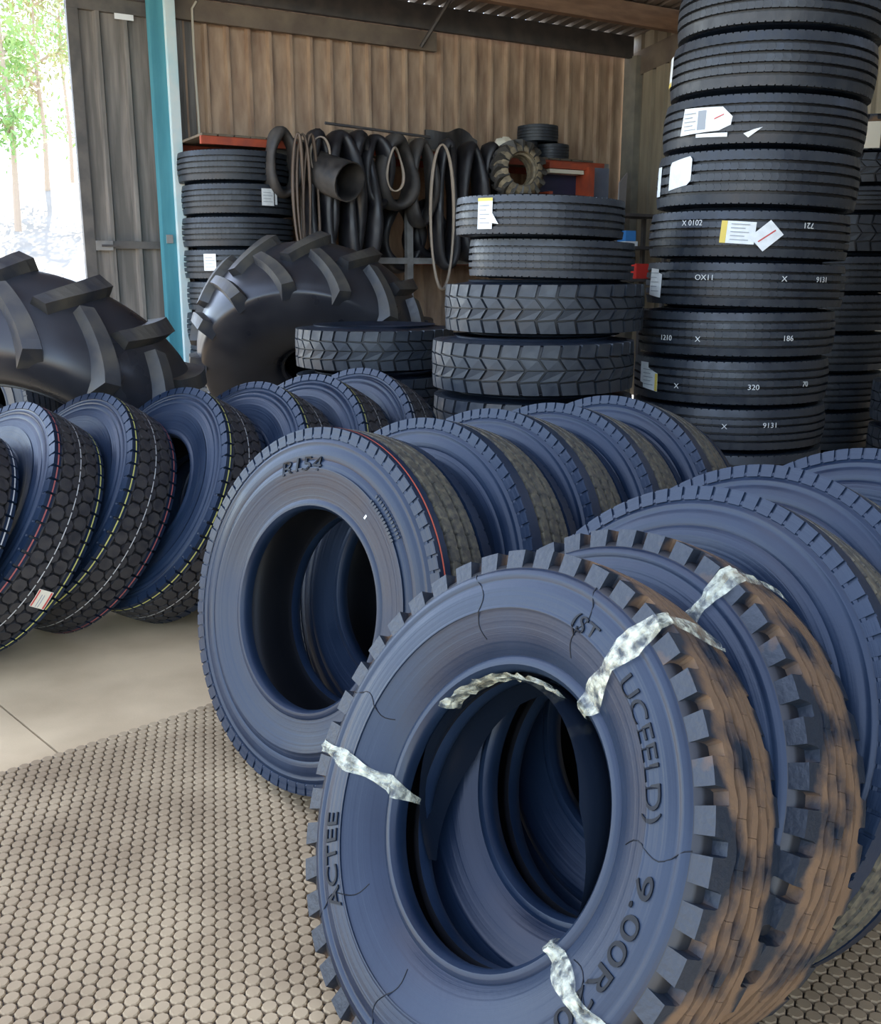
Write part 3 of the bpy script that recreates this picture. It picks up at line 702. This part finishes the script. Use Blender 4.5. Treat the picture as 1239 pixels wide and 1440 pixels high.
# ------------------------------------------------------------------ stacks of lying tyres
def lying(K, name, x_, y_, z_, label, group, tilt=0, tdir=0, spin=None):
    ax = Matrix.Translation((x_, y_, z_)) @ Matrix.Rotation(tdir, 4, 'Z') @ Matrix.Rotation(tilt, 4, 'Y') @ Matrix.Rotation(-tdir, 4, 'Z')
    return tyre(K, name, ax, Vector((0, 0, KIND[K]['sw'])), label, group, spin)
def camang(x_, y_): return math.atan2(-y_, -x_)
def paper(root, K, zc, th, shapes, lab):
    R = KIND[K]['R']; first = None
    for i, (pts, m_) in enumerate(shapes):
        me = patch(R, th, zc, pts, m_, .002+.0012*i, .001)
        if first is None: first = obj('label_sticker', me, None, root); first['label'] = lab
        else: obj('printed_band', me, None, first)
def prints(x0, x1, y0, y1, k, m_='print', h=.004): return [(rect(x0, y0+(y1-y0)*(i+.5)/k-h/2, x1-(.02 if i % 2 else 0), y0+(y1-y0)*(i+.5)/k+h/2), m_) for i in range(k)]
# tall stack
zb = [0, .30, .595, .835, 1.085, 1.335, 1.58, 1.835, 2.13, 2.395, 2.685, 2.975]
cx = [1.645, 1.645, 1.645, 1.64, 1.65, 1.68, 1.69, 1.72, 1.75, 1.775, 1.80]
cy = [5.70, 5.70, 5.70, 5.69, 5.68, 5.68, 5.70, 5.72, 5.76, 5.76, 5.76]
tall = []
desc = ['rib truck tyre at the floor of the tall stack', 'rib truck tyre second from the floor in the tall stack', 'rib tyre third from the floor in the tall stack, marked X 9131',
        'rib tyre in the tall stack with two small white papers, marked 320', 'rib tyre in the tall stack without paper, marked 1210 and 186', 'rib tyre in the tall stack with one square white paper, marked 9131',
        'rib tyre in the tall stack with overlapping yellow edged papers, marked 721', 'rib tyre in the tall stack with a wide rounded white paper', 'rib tyre in the tall stack with a long torn barcode paper',
        'rib tyre second from the top of the tall stack', 'topmost rib tyre of the tall stack with a torn brown paper']
for i in range(11):
    t_ = 0 if i < 5 else .02+.006*(i-5)
    ht = zb[i+1]-zb[i]; K = 'ribstack'
    sc_ = ht/.27
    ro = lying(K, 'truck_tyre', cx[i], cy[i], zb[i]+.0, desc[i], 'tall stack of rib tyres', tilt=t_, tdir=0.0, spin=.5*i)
    ro.scale = (1, 1, sc_); tall.append((ro, camang(cx[i], cy[i])))
def th_at(ca, px_, xc, rp=142): return ca+math.asin(max(-.98, min(.98, (px_-xc)/rp)))
zc = .135
ro, ca = tall[10]; paper(ro, 'ribstack', zc+.03, th_at(ca, 1060, 1092), [(rect(-.14, -.035, -.03, .09), 'paper'), (rect(-.15, -.035, -.12, .09), 'yellow'), ([(-.03, -.035), (.13, -.035), (.135, .035), (.07, .045), (.05, .09), (-.03, .09)], 'card')]+prints(-.11, -.04, -.03, .08, 5), 'torn white and brown paper')
ro, ca = tall[9]; paper(ro, 'ribstack', zc+.01, th_at(ca, 947, 1088)-.02, [(rect(-.03, -.07, .06, .07), 'paper'), (rect(-.03, -.07, .06, -.05), 'yellow')], 'pale yellow paper at the side')
ro, ca = tall[8]; paper(ro, 'ribstack', zc, th_at(ca, 1000, 1075), [([(-.17, -.065), (.08, -.055), (.14, -.03), (.145, .01), (.09, .06), (-.15, .07)], 'paper'), (rect(-.05, -.045, .0, .05), 'print'), ([(.05, .0), (.1, .02), (.1, .025), (.05, .006)], 'redp')]+prints(-.14, -.06, -.05, .05, 5), 'long torn white barcode paper')
paper(ro, 'ribstack', zc-.07, th_at(ca, 1000, 1075)+.05, [([(-.08, -.012), (.10, -.018), (.10, .003), (-.08, .005)], 'paper')], 'loose white paper strip')
paper(ro, 'ribstack', zc-.075, th_at(ca, 1062, 1075), [([(-.04, .0), (-.015, -.02), (.05, .03), (.01, .02)], 'paper')], 'torn white paper scrap')
ro, ca = tall[7]; paper(ro, 'ribstack', zc+.01, th_at(ca, 957, 1060), [([(-.085, -.06), (.06, -.04), (.085, -.02), (.085, .075), (.07, .09), (-.07, .07), (-.085, .05)], 'paper')], 'rounded white paper')
paper(ro, 'ribstack', zc+.0, th_at(ca, 927, 1060)-.02, [(rect(-.03, -.07, .03, .07), 'paper')], 'narrow white paper')
ro, ca = tall[6]; paper(ro, 'ribstack', zc, th_at(ca, 1052, 1050), [(rot(rect(-.135, -.055, .03, .06), -.05), 'paper'), (rot(rect(-.14, -.055, -.11, .06), -.05), 'yellow')]+[(rot(p_, -.05), m_) for p_, m_ in prints(-.09, 0, -.045, .055, 5)]+[(mv(rot(rect(-.065, -.05, .065, .05), .75), .085, -.01), 'paper'), (mv(rot(rect(-.05, -.005, .05, .002), .65), .085, -.01), 'redp')], 'overlapping yellow edged white papers')
# shift the second paper of that pair to the right
ro, ca = tall[5]; paper(ro, 'ribstack', zc, th_at(ca, 925, 1047), [([(-.075, -.07), (.06, -.085), (.065, .05), (.03, .06), (.03, .08), (-.06, .085)], 'paper')]+prints(-.05, .04, -.06, .07, 5), 'square white paper')
ro, ca = tall[3]; paper(ro, 'ribstack', zc, th_at(ca, 912, 1026), [([(-.085, -.03), (-.05, -.035), (-.05, -.06), (.085, -.075), (.085, .03), (.04, .045), (.0, .06), (.0, .09), (-.085, .09)], 'paper'), (rect(.065, -.072, .085, .03), 'yellow')]+prints(-.04, .05, -.05, .06, 5), 'two small white papers with a yellow edge')
for i, items in ((6, (('X 0102', 975, 1050, .055, 0), ('721', 1128, 1050, .05, 1))), (5, (('OX11', 995, 1047, .035, 0), ('X', 1100, 1047, .035, 0), ('9131', 1150, 1047, .035, 0))), (4, (('1210', 945, 1038, -.03, 0), ('X', 990, 1038, -.03, 0), ('186', 1110, 1038, -.02, 0))),
                 (3, (('X', 955, 1026, -.03, 0), ('320', 1060, 1026, -.02, 0), ('70', 1130, 1026, -.01, 0))), (2, (('X', 1018, 1020, .02, 0), ('9131', 1080, 1020, .03, 0)))):
    ro, ca = tall[i]
    for body, px_, xc, dz, fl_ in items: obj('paint_marking', tread_text(.53, body, .042, th_at(ca, px_, xc), zc+dz, bool(fl_)), None, ro)
# middle stack: five chevron tyres below, two small rib tyres on top
mz = [0, .307, .614, .92, 1.205, 1.485, 1.685]
mx = [(.50, 5.33), (.50, 5.33), (.49, 5.32), (.484, 5.30), (.553, 5.45), (.575, 5.36), (.505, 5.30)]
md = ['chevron block tyre at the floor of the middle stack', 'chevron block tyre second from the floor of the middle stack', 'chevron block tyre third from the floor of the middle stack', 'chevron block tyre in the middle stack, second below the small rib tyres', 'chevron block tyre in the middle stack, right below the small rib tyres',
      'small rib tyre without paper, between the chevron tyres and the top tyre', 'small rib tyre with a white paper on top of the middle stack']
for i in range(7):
    K = 'chev' if i < 5 else 'ribsmall'
    ro = lying(K, 'truck_tyre', mx[i][0], mx[i][1], mz[i], md[i], 'middle stack of chevron and rib tyres', tilt=.0 if i < 5 else .025, tdir=0)
    nz = (mz+[1.885])[i+1]
    ro.scale = (1, 1, (nz-mz[i])/(2*KIND[K]['sw'])) 
    if i == 6:
        ca = camang(*mx[6]); th = th_at(ca, 688, 760, 118)
        paper(ro, 'ribsmall', .115, th, [(rect(-.045, -.08, .045, .075), 'paper'), (rect(-.045, .062, .045, .078), 'yellow')]+prints(-.03, .03, -.06, .05, 5)+[([(.045, -.05), (.085, -.055), (.05, .0)], 'paper')], 'white paper with a yellow top edge')
        v, f = [], []
# chevron stack left of it
for i in range(4):
    ro = lying('chev', 'truck_tyre', -.44, 6.75, .301*i, ['chevron block tyre at the floor of the low stack before the tractor tyre', 'chevron block tyre second from the floor of the low stack', 'chevron block tyre third from the floor of the low stack', 'chevron block tyre on top of the low stack before the tractor tyre'][i], 'low stack of chevron tyres', spin=.31*i)
# stack by the teal column
for i in range(9):
    hh = .2928
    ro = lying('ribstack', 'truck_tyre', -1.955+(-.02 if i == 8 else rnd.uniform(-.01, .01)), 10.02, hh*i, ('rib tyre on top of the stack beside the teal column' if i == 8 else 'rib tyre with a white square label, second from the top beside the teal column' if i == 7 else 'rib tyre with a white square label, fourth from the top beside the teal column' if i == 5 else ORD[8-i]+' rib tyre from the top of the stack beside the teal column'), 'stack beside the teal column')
    ro.scale = (1, 1, hh/.27)
    if i in (7, 5):
        ca = camang(-1.955, 10.02); th = th_at(ca, 374 if i == 7 else 292, 333, 80)
        paper(ro, 'ribstack', .15, th, [(rect(-.065, -.07, .065, .07), 'paper')]+prints(-.05, .05, -.05, .05, 4)+([(rect(.075, -.06, .1, .05), 'paper')] if i == 7 else []), 'small square white label')
# stack behind the tall stack, right
rz = [0, .29, .58, .845, 1.12, 1.39, 1.645, 1.925, 2.095, 2.315, 2.545]
rk = ['ribstack']*6+['chev', 'ribstack', 'chev', 'notch']
rd_ = ['rib tyre at the floor of the dark stack behind the tall stack']+[ORD[k]+' rib tyre from the floor in the dark stack behind the tall stack' for k in range(1, 6)]+['pale chunky lug tyre in the dark stack behind the tall stack', 'thin zigzag rib tyre between two lug tyres in the dark stack', 'upper chevron lug tyre in the dark stack behind the tall stack', 'topmost tyre of the dark stack behind the tall stack, with a pale paper']
for i in range(10):
    ox = 2.68+(.02*i if i < 5 else .14+.04*(i-5))
    ro = lying(rk[i], 'truck_tyre', ox, 7.45, rz[i], rd_[i], 'dark stack behind the tall stack')
    ro.scale = (1, 1, (rz[i+1]-rz[i])/(2*KIND[rk[i]]['sw']))
    if i == 9: paper(ro, 'notch', .10, camang(ox, 7.45)+.02, [(rect(-.09, -.09, .10, .06), 'cream')], 'pale cream paper')
for i in range(3):
    ro = lying('chev', 'truck_tyre', 3.32, 6.35, .29*i, ['chevron block tyre at the floor of the short stack beside the dark stack', 'chevron block tyre in the middle of the short stack beside the dark stack', 'chevron block tyre on top of the short stack beside the dark stack'][i], 'short stack beside the dark stack')

# ------------------------------------------------------------------ tractor tyres
def ag_kind(name, R, rb, sw, tw, NL, lugh, lugw, side='agr'):
    half = cr([(R, 0), (R-.012, tw*.5), (R-.05, tw*.86), (R-.11, tw+.012), ((R+rb)/2, sw), (rb+.09, sw*.8), (rb+.03, sw*.62)], 6)
    half += [(rb+.02, sw*.62+.012), (rb, sw*.62), (rb+.004, sw*.62-.05)]
    half += cr([(rb+.03, sw*.62-.05), ((R+rb)/2, sw-.04), (R-.1, tw*.7), (R-.05, 0)], 4)
    def rad(a):
        a = abs(a); pts = half[:25]
        for i in range(len(pts)-1):
            if pts[i][1] <= a <= pts[i+1][1]: k = (a-pts[i][1])/(pts[i+1][1]-pts[i][1]+1e-9); return pts[i][0]*(1-k)+pts[i+1][0]*k
        return pts[-1][0]
    lugs = []
    for sg in (1, -1):
        v, f = [], []; NS = 9
        for i in range(NS):
            t_ = i/(NS-1); a = -.03+(tw+.03)*t_; s_ = -(1.05*tw*t_-.22*tw*t_*t_)
            base = rad(a)-.012; top = R+lugh-(.16*a*a/tw if t_ < .95 else .16*a*a/tw+.004)
            wb_, wt = lugw*(1.35+.35*t_), lugw*(.8+.25*t_)
            aa = a
            for (o_, r_) in ((-wb_/2, base), (-wt/2, top), (wt/2, top), (wb_/2, base)):
                th = (s_+o_*.9)/R; a2 = (aa+o_*.35)
                if t_ == 1 and r_ == base: a2 += .012; r2 = R-.115
                else: r2 = r_
                v.append((r2*math.cos(th), r2*math.sin(th), sg*a2))
        for i in range(NS-1):
            for j in range(3): q = (i*4+j, i*4+j+1, i*4+4+j+1, i*4+4+j); f.append(q if sg > 0 else q[::-1])
        e0 = (3, 2, 1, 0); e1 = tuple((NS-1)*4+j for j in range(4)); f.append(e0 if sg > 0 else e0[::-1]); f.append(e1 if sg > 0 else e1[::-1])
        lugs.append(pyd(name+'_lug', v, f, 'agl'))
    KIND[name] = dict(R=R, sw=sw, tw=tw, car=lathe(name+'_carcass', full_profile(half), 72, side, ang=60), treads=[], lugs=lugs, NL=NL)
ag_kind('agbig', .90, .21, .33, .30, 14, .065, .085)
ag_kind('agmid', .83, .40, .30, .275, 14, .06, .08)
ag_kind('agsmall', .285, .15, .11, .105, 16, .028, .035, 'worn')
def agtyre(K, name, gx, gy, yaw, lean, zb, label, spin=0, R=None):
    Rl = KIND[K]['R']; ro = stand(K, name, gx, gy, yaw, lean, label, zb=zb, spin=spin, R=Rl)
    N = KIND[K]['NL']
    for i in range(N):
        for sg, me in zip((0, .5), KIND[K]['lugs']):
            obj('lug', me, None, ro, Matrix.Translation((0, Rl, 0)) @ Matrix.Rotation(spin+2*PI*(i+sg)/N, 4, 'Z'))
    return ro
agtyre('agbig', 'tractor_tyre', -.97, 8.47, -.04, -.66, .21, 'big black tractor tyre leaning over the low chevron stack', .10)
agtyre('agmid', 'tractor_tyre', -2.06, 5.80, -.10, -.74, .20, 'big black tractor tyre leaning by the open doorway', .05)
# dark tyres standing behind the first row
stand('ribstack', 'truck_tyre', -3.3, 7.2, -.5, .12, 'dark rib tyre standing under the tractor tyre by the doorway', 'dark tyres behind the stickered row', zb=.01)
stand('ribstack', 'truck_tyre', -3.14, 7.49, -.5, .12, 'dark rib tyre standing behind the tractor tyre by the doorway', 'dark tyres behind the stickered row', zb=.01)
ro = lying('ribstack', 'truck_tyre', -1.58, 6.92, .0, 'dark rib tyre lying between the two tractor tyres', 'dark tyres behind the stickered row')
ro = lying('ribstack', 'truck_tyre', -1.60, 6.92, .27, 'dark rib tyre lying topmost between the two tractor tyres', 'dark tyres behind the stickered row')

# ------------------------------------------------------------------ rack along the back wall with hanging tubes
RT = .95
sA = wpx(284, 300, RT)[0]; sM = wpx(432, 300, RT)[0]; sB = wpx(578, 300, RT)[0]; sC = wpx(852, 300, RT)[0]; zS = wpx(640, 215, RT)[1]; zR = wpx(600, 367, RT)[1]
rk_ = empty('pallet_rack', loc=W3(sA, .5, 0)); tag(rk_, 'orange pallet rack along the brown back wall', 'rack')
RI = Matrix.Translation(-W3(sA, .5, 0))
def rp(o): o.parent = rk_; o.matrix_parent_inverse = RI; return o
for s_ in (sA, sM, sB, sC):
    for t_ in ((.12, RT-.05) if s_ != sA else (.035,)): rp(wbox('upright', s_-.035, s_+.035, t_-.03, t_+.03, 0, zS-.04 if s_ != sC else zS+.0, 'galv'))
for a_, b_ in ((sA, sM), (sM, sB), (sB, sC)):
    for t_ in (.12, RT-.04):
        rp(wbox('beam', a_+.035, b_-.035, t_-.025, t_+.025, zS-.07, zS, 'orange'))
        if a_ != sA: rp(wbox('rail', a_+.035, b_-.035, t_-.025, t_+.025, zR-.03, zR+.03, 'galv' if t_ > .5 else 'orange'))
k_ = 0
while sA+.1+k_*.155 < sC-.14:
    rp(wbox('deck_board', sA+.04+k_*.155, sA+.18+k_*.155, .08, RT-.0, zS, zS+.02, 'wood')); k_ += 1
ZD = zS+.02
def tube(px_, wd, drop, th, m_, lab, t_=RT+.13, flat=.55, ztop=None, name='inner_tube', twist=0.0):
    """a folded tube hanging over the front beam as a long closed loop"""
    s0 = wpx(px_, 260, t_)[0]; zt = ztop if ztop else zS+.06; pts = []
    N = 36
    for i in range(N):
        a = 2*PI*i/N; x_ = math.cos(a)*wd/2*(1-.15*math.sin(a)); z_ = zt-drop/2+math.sin(a)*drop/2
        dt = .05*math.sin(a*2+px_)*.5+twist*math.sin(a)
        pts.append(Vector((x_, dt, z_-zt)))
    root = W3(s0, t_, zt); wp_ = [root+u*p.x+n*p.y+Z*p.z for p in pts]
    v, f = [], []; SG = 10
    ce = sum(wp_, Vector())/N
    for i, p in enumerate(wp_):
        d = (wp_[(i+1) % N]-wp_[i-1]).normalized(); nn = n.copy(); bb = d.cross(nn).normalized(); k = 1+.18*math.sin(3*i*2*PI/N+px_)
        for j in range(SG): an = 2*PI*j/SG; v.append(p+nn*(th*1.35*k*math.sin(an))+bb*(th*flat*k*math.cos(an)))
    for i in range(N):
        for j in range(SG): f.append((i*SG+j, i*SG+(j+1) % SG, ((i+1) % N)*SG+(j+1) % SG, ((i+1) % N)*SG+j))
    v = [p-root for p in v]
    me = pyd(name, v, f, m_, True)
    o = obj(name, me); o.location = root; tag(o, lab, 'inner tube' if name == 'inner_tube' else 'strap', 'tubes hanging on the rack' if name == 'inner_tube' else 'straps hanging on the rack'); return o
for a in ((398, .26, .55, .085, 'tube2', 'dusty folded inner tube hanging just right of the teal column stack'),
          (448, .22, 1.15, .10, 'tube', 'long black inner tube hanging left of the open rolled hose'),
          (478, .34, 1.30, .13, 'tube', 'wide black inner tube hanging below the rolled hose'),
          (505, .26, 1.25, .12, 'tube', 'black inner tube hanging just right of the rolled hose'),
          (528, .26, .62, .10, 'tube', 'short black inner tube hanging between the hose and the folded dusty tubes'),
          (556, .34, .62, .105, 'tube2', 'dusty grey folded inner tube with a pale strap looped in it'),
          (592, .24, .78, .085, 'tube2', 'narrow dusty inner tube left of the beige strap loop'),
          (626, .20, 1.20, .09, 'tube', 'long black inner tube hanging inside the beige strap loop'),
          (661, .24, 1.10, .10, 'tube', 'black inner tube hanging right of the beige strap loop'),
          (688, .22, 1.00, .09, 'tube', 'black inner tube hanging below the small tractor tyre')): tube(*a)
tube(560, .42, .62, .12, 'tube', 'black inner tube slung low behind the dusty folded tubes', t_=RT-.25, ztop=zS-.52)
tube(600, .36, .50, .12, 'tube', 'black inner tube slung low behind the beige strap loop', t_=RT-.25, ztop=zS-.52)
for px_, wd, dr, th, m_, lab in ((420, .10, 1.05, .016, 'brownstrap', 'brown rubber strap loop hanging beside the teal column stack'), (427, .13, 1.12, .015, 'brownstrap', 'second brown rubber strap loop beside the long black tube'), (438, .16, 1.25, .016, 'brownstrap', 'longest brown rubber strap loop beside the long black tube'),
        (622, .27, 1.40, .016, 'strap', 'long beige rubber strap loop hanging from the rack')):
    tube(px_, wd, dr, th, m_, lab, t_=RT+.30, flat=.8, name='rubber_strap', ztop=zS+.03)
tube(452, .20, .36, .012, 'strap', 'short pale strap loop hooked over the long black tube', t_=RT+.27, flat=.8, name='rubber_strap', ztop=zS+.02)
tube(556, .17, .40, .014, 'strap', 'pale strap loop hooked inside the dusty folded tube', t_=RT+.28, flat=.8, name='rubber_strap', ztop=zS-.03)
# rolled hose whose open end faces out
hs, hz = wpx(492, 256, RT+.55)
hr = empty('rolled_hose', W3(hs, RT+.55, hz) and Matrix.Translation(W3(hs, RT+.55, hz))); tag(hr, 'thick rolled rubber hose with its dark open end facing out', 'hose')
prof = [Vector((0, 0, 0)), -n*.35+Z*.10-u*.10, -n*.8+Z*.28-u*.26]
def openpipe(nm, pts, r0, th, m_):
    v, f = [], []; SG = 18
    for rr_, od in ((r0, pts), (r0-th, pts[::-1])):
        for i, p in enumerate(od):
            d = (pts[-1]-pts[0]).normalized(); a_ = d.orthogonal().normalized(); b_ = d.cross(a_)
            for j in range(SG): an = 2*PI*j/SG; v.append(p+a_*(rr_*math.cos(an))+b_*(rr_*math.sin(an)))
    K_ = 2*len(pts)
    for i in range(K_):
        for j in range(SG): f.append((i*SG+j, i*SG+(j+1) % SG, ((i+1) % K_)*SG+(j+1) % SG, ((i+1) % K_)*SG+j))
    return pyd(nm, v, f, m_, True, 40)
obj('hose_wall', openpipe('hose_wall', prof, .185, .012, 'tube2'), None, hr)
# thin rod lying along the shelf
p0, p1 = wpx(462, 200, RT+.05), wpx(612, 215, RT+.05)
o = obj('steel_rod', tubemesh('steel_rod', [W3(p0[0], RT-.02, ZD+.17), W3(p1[0], RT-.05, ZD+.12)], .014, 'steel', 6)); tag(o, 'thin dark steel rod lying above the hanging tubes', 'rod')
v, f = [], []; 
# rod rests on two small blocks
for k__, s_ in enumerate((p0[0]+.25, p1[0]-.15)):
    o = wbox('timber_block', s_-.05, s_+.05, RT-.16, RT-.02, ZD, ZD+(.125 if k__ == 0 else .1), 'wood'); tag(o, 'small timber block under the thin steel rod, '+('above the rolled hose' if k__ == 0 else 'beside the torn rubber strip'), 'block', 'blocks under the rod')
# cut rubber flaps on the shelf
def sheet(nm, s0, s1, t0, z0, h, m_, lab, wav, cat='rubber strip'):
    v, f = [], []; N = 16
    for i in range(N+1):
        q = i/N; s_ = s0+(s1-s0)*q; hh = h*(1-.35*q*math.sin(q*7))*(1 if q < .9 else .9)
        for tt, zz in ((.0, z0), (.0, z0+hh), (.03, z0+hh), (.03, z0)): v.append(W3(s_, t0+tt+wav*math.sin(q*6), zz))
    for i in range(N):
        for j in range(4): f.append((i*4+j, i*4+(j+1) % 4, i*4+4+(j+1) % 4, i*4+4+j))
    f += [(3, 2, 1, 0), tuple(N*4+j for j in range(4))]
    o = obj(nm, pyd(nm, v, f, m_)); tag(o, lab, cat); return o
sheet('rubber_strip', wpx(597, 200, RT-.2)[0], wpx(670, 205, RT-.2)[0], RT-.2, ZD, .21, 'tube2', 'torn dark rubber strip standing on the shelf above the strap loop', .06)
# small tractor tyre and small tyres on the shelf
sp = wpx(727, 250, RT+.32)
yw0 = math.atan2(n.x, -n.y)
agtyre('agsmall', 'tractor_tyre', *W3(sp[0], RT+.36, 0).xy, yw0-.1, .12, wpx(727, 281, RT+.32)[1], 'small worn tractor tyre hung on the front of the rack', .2)
q_ = wpx(737, 215, RT-.1); v, f = [], []
bm = bmesh.new(); bmesh.ops.create_uvsphere(bm, u_segments=14, v_segments=8, radius=.11)
for vv in bm.verts: vv.co.z *= .75; vv.co += vv.normal*rnd.uniform(-.012, .012)
me = bpy.data.meshes.new('crumpled_sack'); bm.to_mesh(me); bm.free(); me.materials.append(M['cream'])
o = obj('crumpled_sack', me); o.location = W3(sp[0]+.05, RT+.0, ZD+.09); tag(o, 'crumpled cream paper tucked in the small tractor tyre', 'paper')
def smallt(px_, py_, t_, z_, R_, lab):
    K = 'ribsmall'; s_ = wpx(px_, py_, t_)[0]; p = W3(s_, t_, z_); ro = lying(K, 'small_tyre', p.x, p.y, p.z, lab, 'small tyres on the rack shelf'); ro.scale = (R_/.43, R_/.43, .85); return ro
zt2 = wpx(754, 207, .42)[1]
smallt(775, 225, .60, ZD, .20, 'small black tyre lying on the shelf behind the small tractor tyre')
smallt(756, 195, .60, ZD+.187, .23, 'small black tyre lying on another small tyre on the shelf')
smallt(728, 225, .60, ZD, .22, 'small black tyre on the shelf behind the crumpled paper')
# crate, sheets and timber right of it
c0, z0_ = wpx(768, 278, RT+.25); c1, z1_ = wpx(824, 236, RT+.25)
cr_ = empty('orange_crate', loc=W3(c0, RT+.25, 0)); tag(cr_, 'orange edged crate with a dark blue inside standing under the shelf end', 'crate')
CI = Matrix.Translation(-W3(c0, RT+.25, 0))
for nm, a_, b_, t0, t1, zz0, zz1, m_ in (('back_panel', c0, c1, RT+.08, RT+.12, .02, z1_, 'darkblue'), ('side_panel', c1-.03, c1+.05, RT+.08, RT+.34, .0, z1_, 'orange'), ('side_panel', c0-.03, c0+.02, RT+.08, RT+.34, .0, z0_+.06, 'orange'), ('top_board', c0, c1, RT+.08, RT+.3, z1_-.03, z1_+.03, 'orange'), ('paper_stack', c0+.02, c1-.05, RT+.12, RT+.28, z1_-.075, z1_-.035, 'cream')):
    o = wbox(nm, a_, b_, t0, t1, zz0, zz1, m_); o.parent = cr_; o.matrix_parent_inverse = CI
d0 = wpx(833, 250, RT+.2)[0]; d1 = wpx(858, 250, RT+.2)[0]
o = wbox('steel_sheet', d0, d1, RT+.15, RT+.18, 0, wpx(845, 236, RT+.2)[1], 'bluegrey'); tag(o, 'blue grey flat sheet standing beside the orange crate', 'sheet')
zz = wpx(865, 240, RT+.3)[1]; v, f = [], []
pA, pB, pC = W3(d1+.02, RT+.24, wpx(852, 272, RT+.3)[1]), W3(d1+.22, RT+.22, zz), W3(d1+.06, RT+.28, zz-.12)
base = [W3(d1+.0, RT+.22, 0), W3(d1+.09, RT+.22, 0)]
me = pyd('folded_sheet', [base[0], base[1], pB, pC, base[0]+n*.02, base[1]+n*.02, pB+n*.02, pC+n*.02], [(3, 2, 1, 0), (4, 5, 6, 7), (0, 1, 5, 4), (1, 2, 6, 5), (2, 3, 7, 6), (3, 0, 4, 7)], 'greyfilm')
o = obj('folded_sheet', me); tag(o, 'grey folded sheet leaning beside the corner post', 'sheet')
# small side shelf by the corner with packets
q0 = wpx(856, 300, 1.7)[0]; q1 = q0+.85
sh_ = empty('steel_shelf', loc=W3(q0, 1.5, 0)); tag(sh_, 'dark steel shelf standing before the corner post', 'shelf'); SI = Matrix.Translation(-W3(q0, 1.5, 0))
zsh = [wpx(890, yy, 1.7)[1] for yy in (392, 346, 300)]
for z_ in zsh:
    o = wbox('shelf_board', q0, q1, 1.3, 1.7, z_-.03, z_, 'steel'); o.parent = sh_; o.matrix_parent_inverse = SI
for s_ in (q0+.02, q1-.02):
    for t_ in (1.32, 1.68): o = wbox('leg', s_-.02, s_+.02, t_-.02, t_+.02, 0, zsh[2], 'steel'); o.parent = sh_; o.matrix_parent_inverse = SI
b0 = wpx(879, 340, 1.68)[0]; b1 = wpx(896, 340, 1.68)[0]
bp_ = empty('blue_packet', loc=W3(b0, 1.6, zsh[1])); tag(bp_, 'blue and white packet on the dark steel shelf', 'packet')
for nm, za, zb_, m_ in (('packet_base', 0, .05, 'white'), ('packet_body', .05, .16, 'blue')):
    o = wbox(nm, b0, b1-(.03 if nm == 'packet_body' else 0), 1.55, 1.69, zsh[1]+za, zsh[1]+zb_, m_); o.parent = bp_; o.matrix_parent_inverse = Matrix.Translation(-W3(b0, 1.6, zsh[1]))
b0 = wpx(894, 372, 1.68)[0]; b1 = wpx(912, 372, 1.68)[0]
o = wbox('red_box', b0, b1, 1.55, 1.69, zsh[0], zsh[0]+.16, 'red', bev=.006); tag(o, 'small red box on the lowest board of the dark steel shelf', 'box')
# short timber on the shelf top
pA = W3(wpx(846, 284, 1.9)[0], 1.62, zsh[2]+.06); pB = W3(wpx(886, 282, 1.7)[0], 1.5, zsh[2]+.06)
o = obj('timber_log', tubemesh('timber_log', [pA, (pA+pB)/2, pB], .06, 'wood', 8)); tag(o, 'short weathered timber offcut on top of the dark steel shelf', 'timber')
# dark tyre behind the tall stack, against the side wall
p = W3(sc-.62, 2.6, 0)
for k__ in range(8): 
    ro = lying('ribstack', 'truck_tyre', p.x, p.y, .285*k__, ORD[k__]+' dark rib tyre from the floor of the stack against the side wall', 'stack against the side wall'); ro.scale = (1, 1, .285/.27)
# lug tyres under the rack
for k__, (px_, lab) in enumerate(((628, 'dark notched tyre under the rack right of the tractor tyre'), (690, 'dark notched tyre under the rack behind the middle stack'))):
    for lev in range(4):
        s_ = wpx(px_, 420, .55)[0]; p = W3(s_+(.0 if k__ == 0 else .45), .62, 0)
        ro = lying('notch', 'truck_tyre', p.x, p.y, .22*lev, ORD[lev]+' '+lab+', counted from the floor', 'notched tyres under the rack')
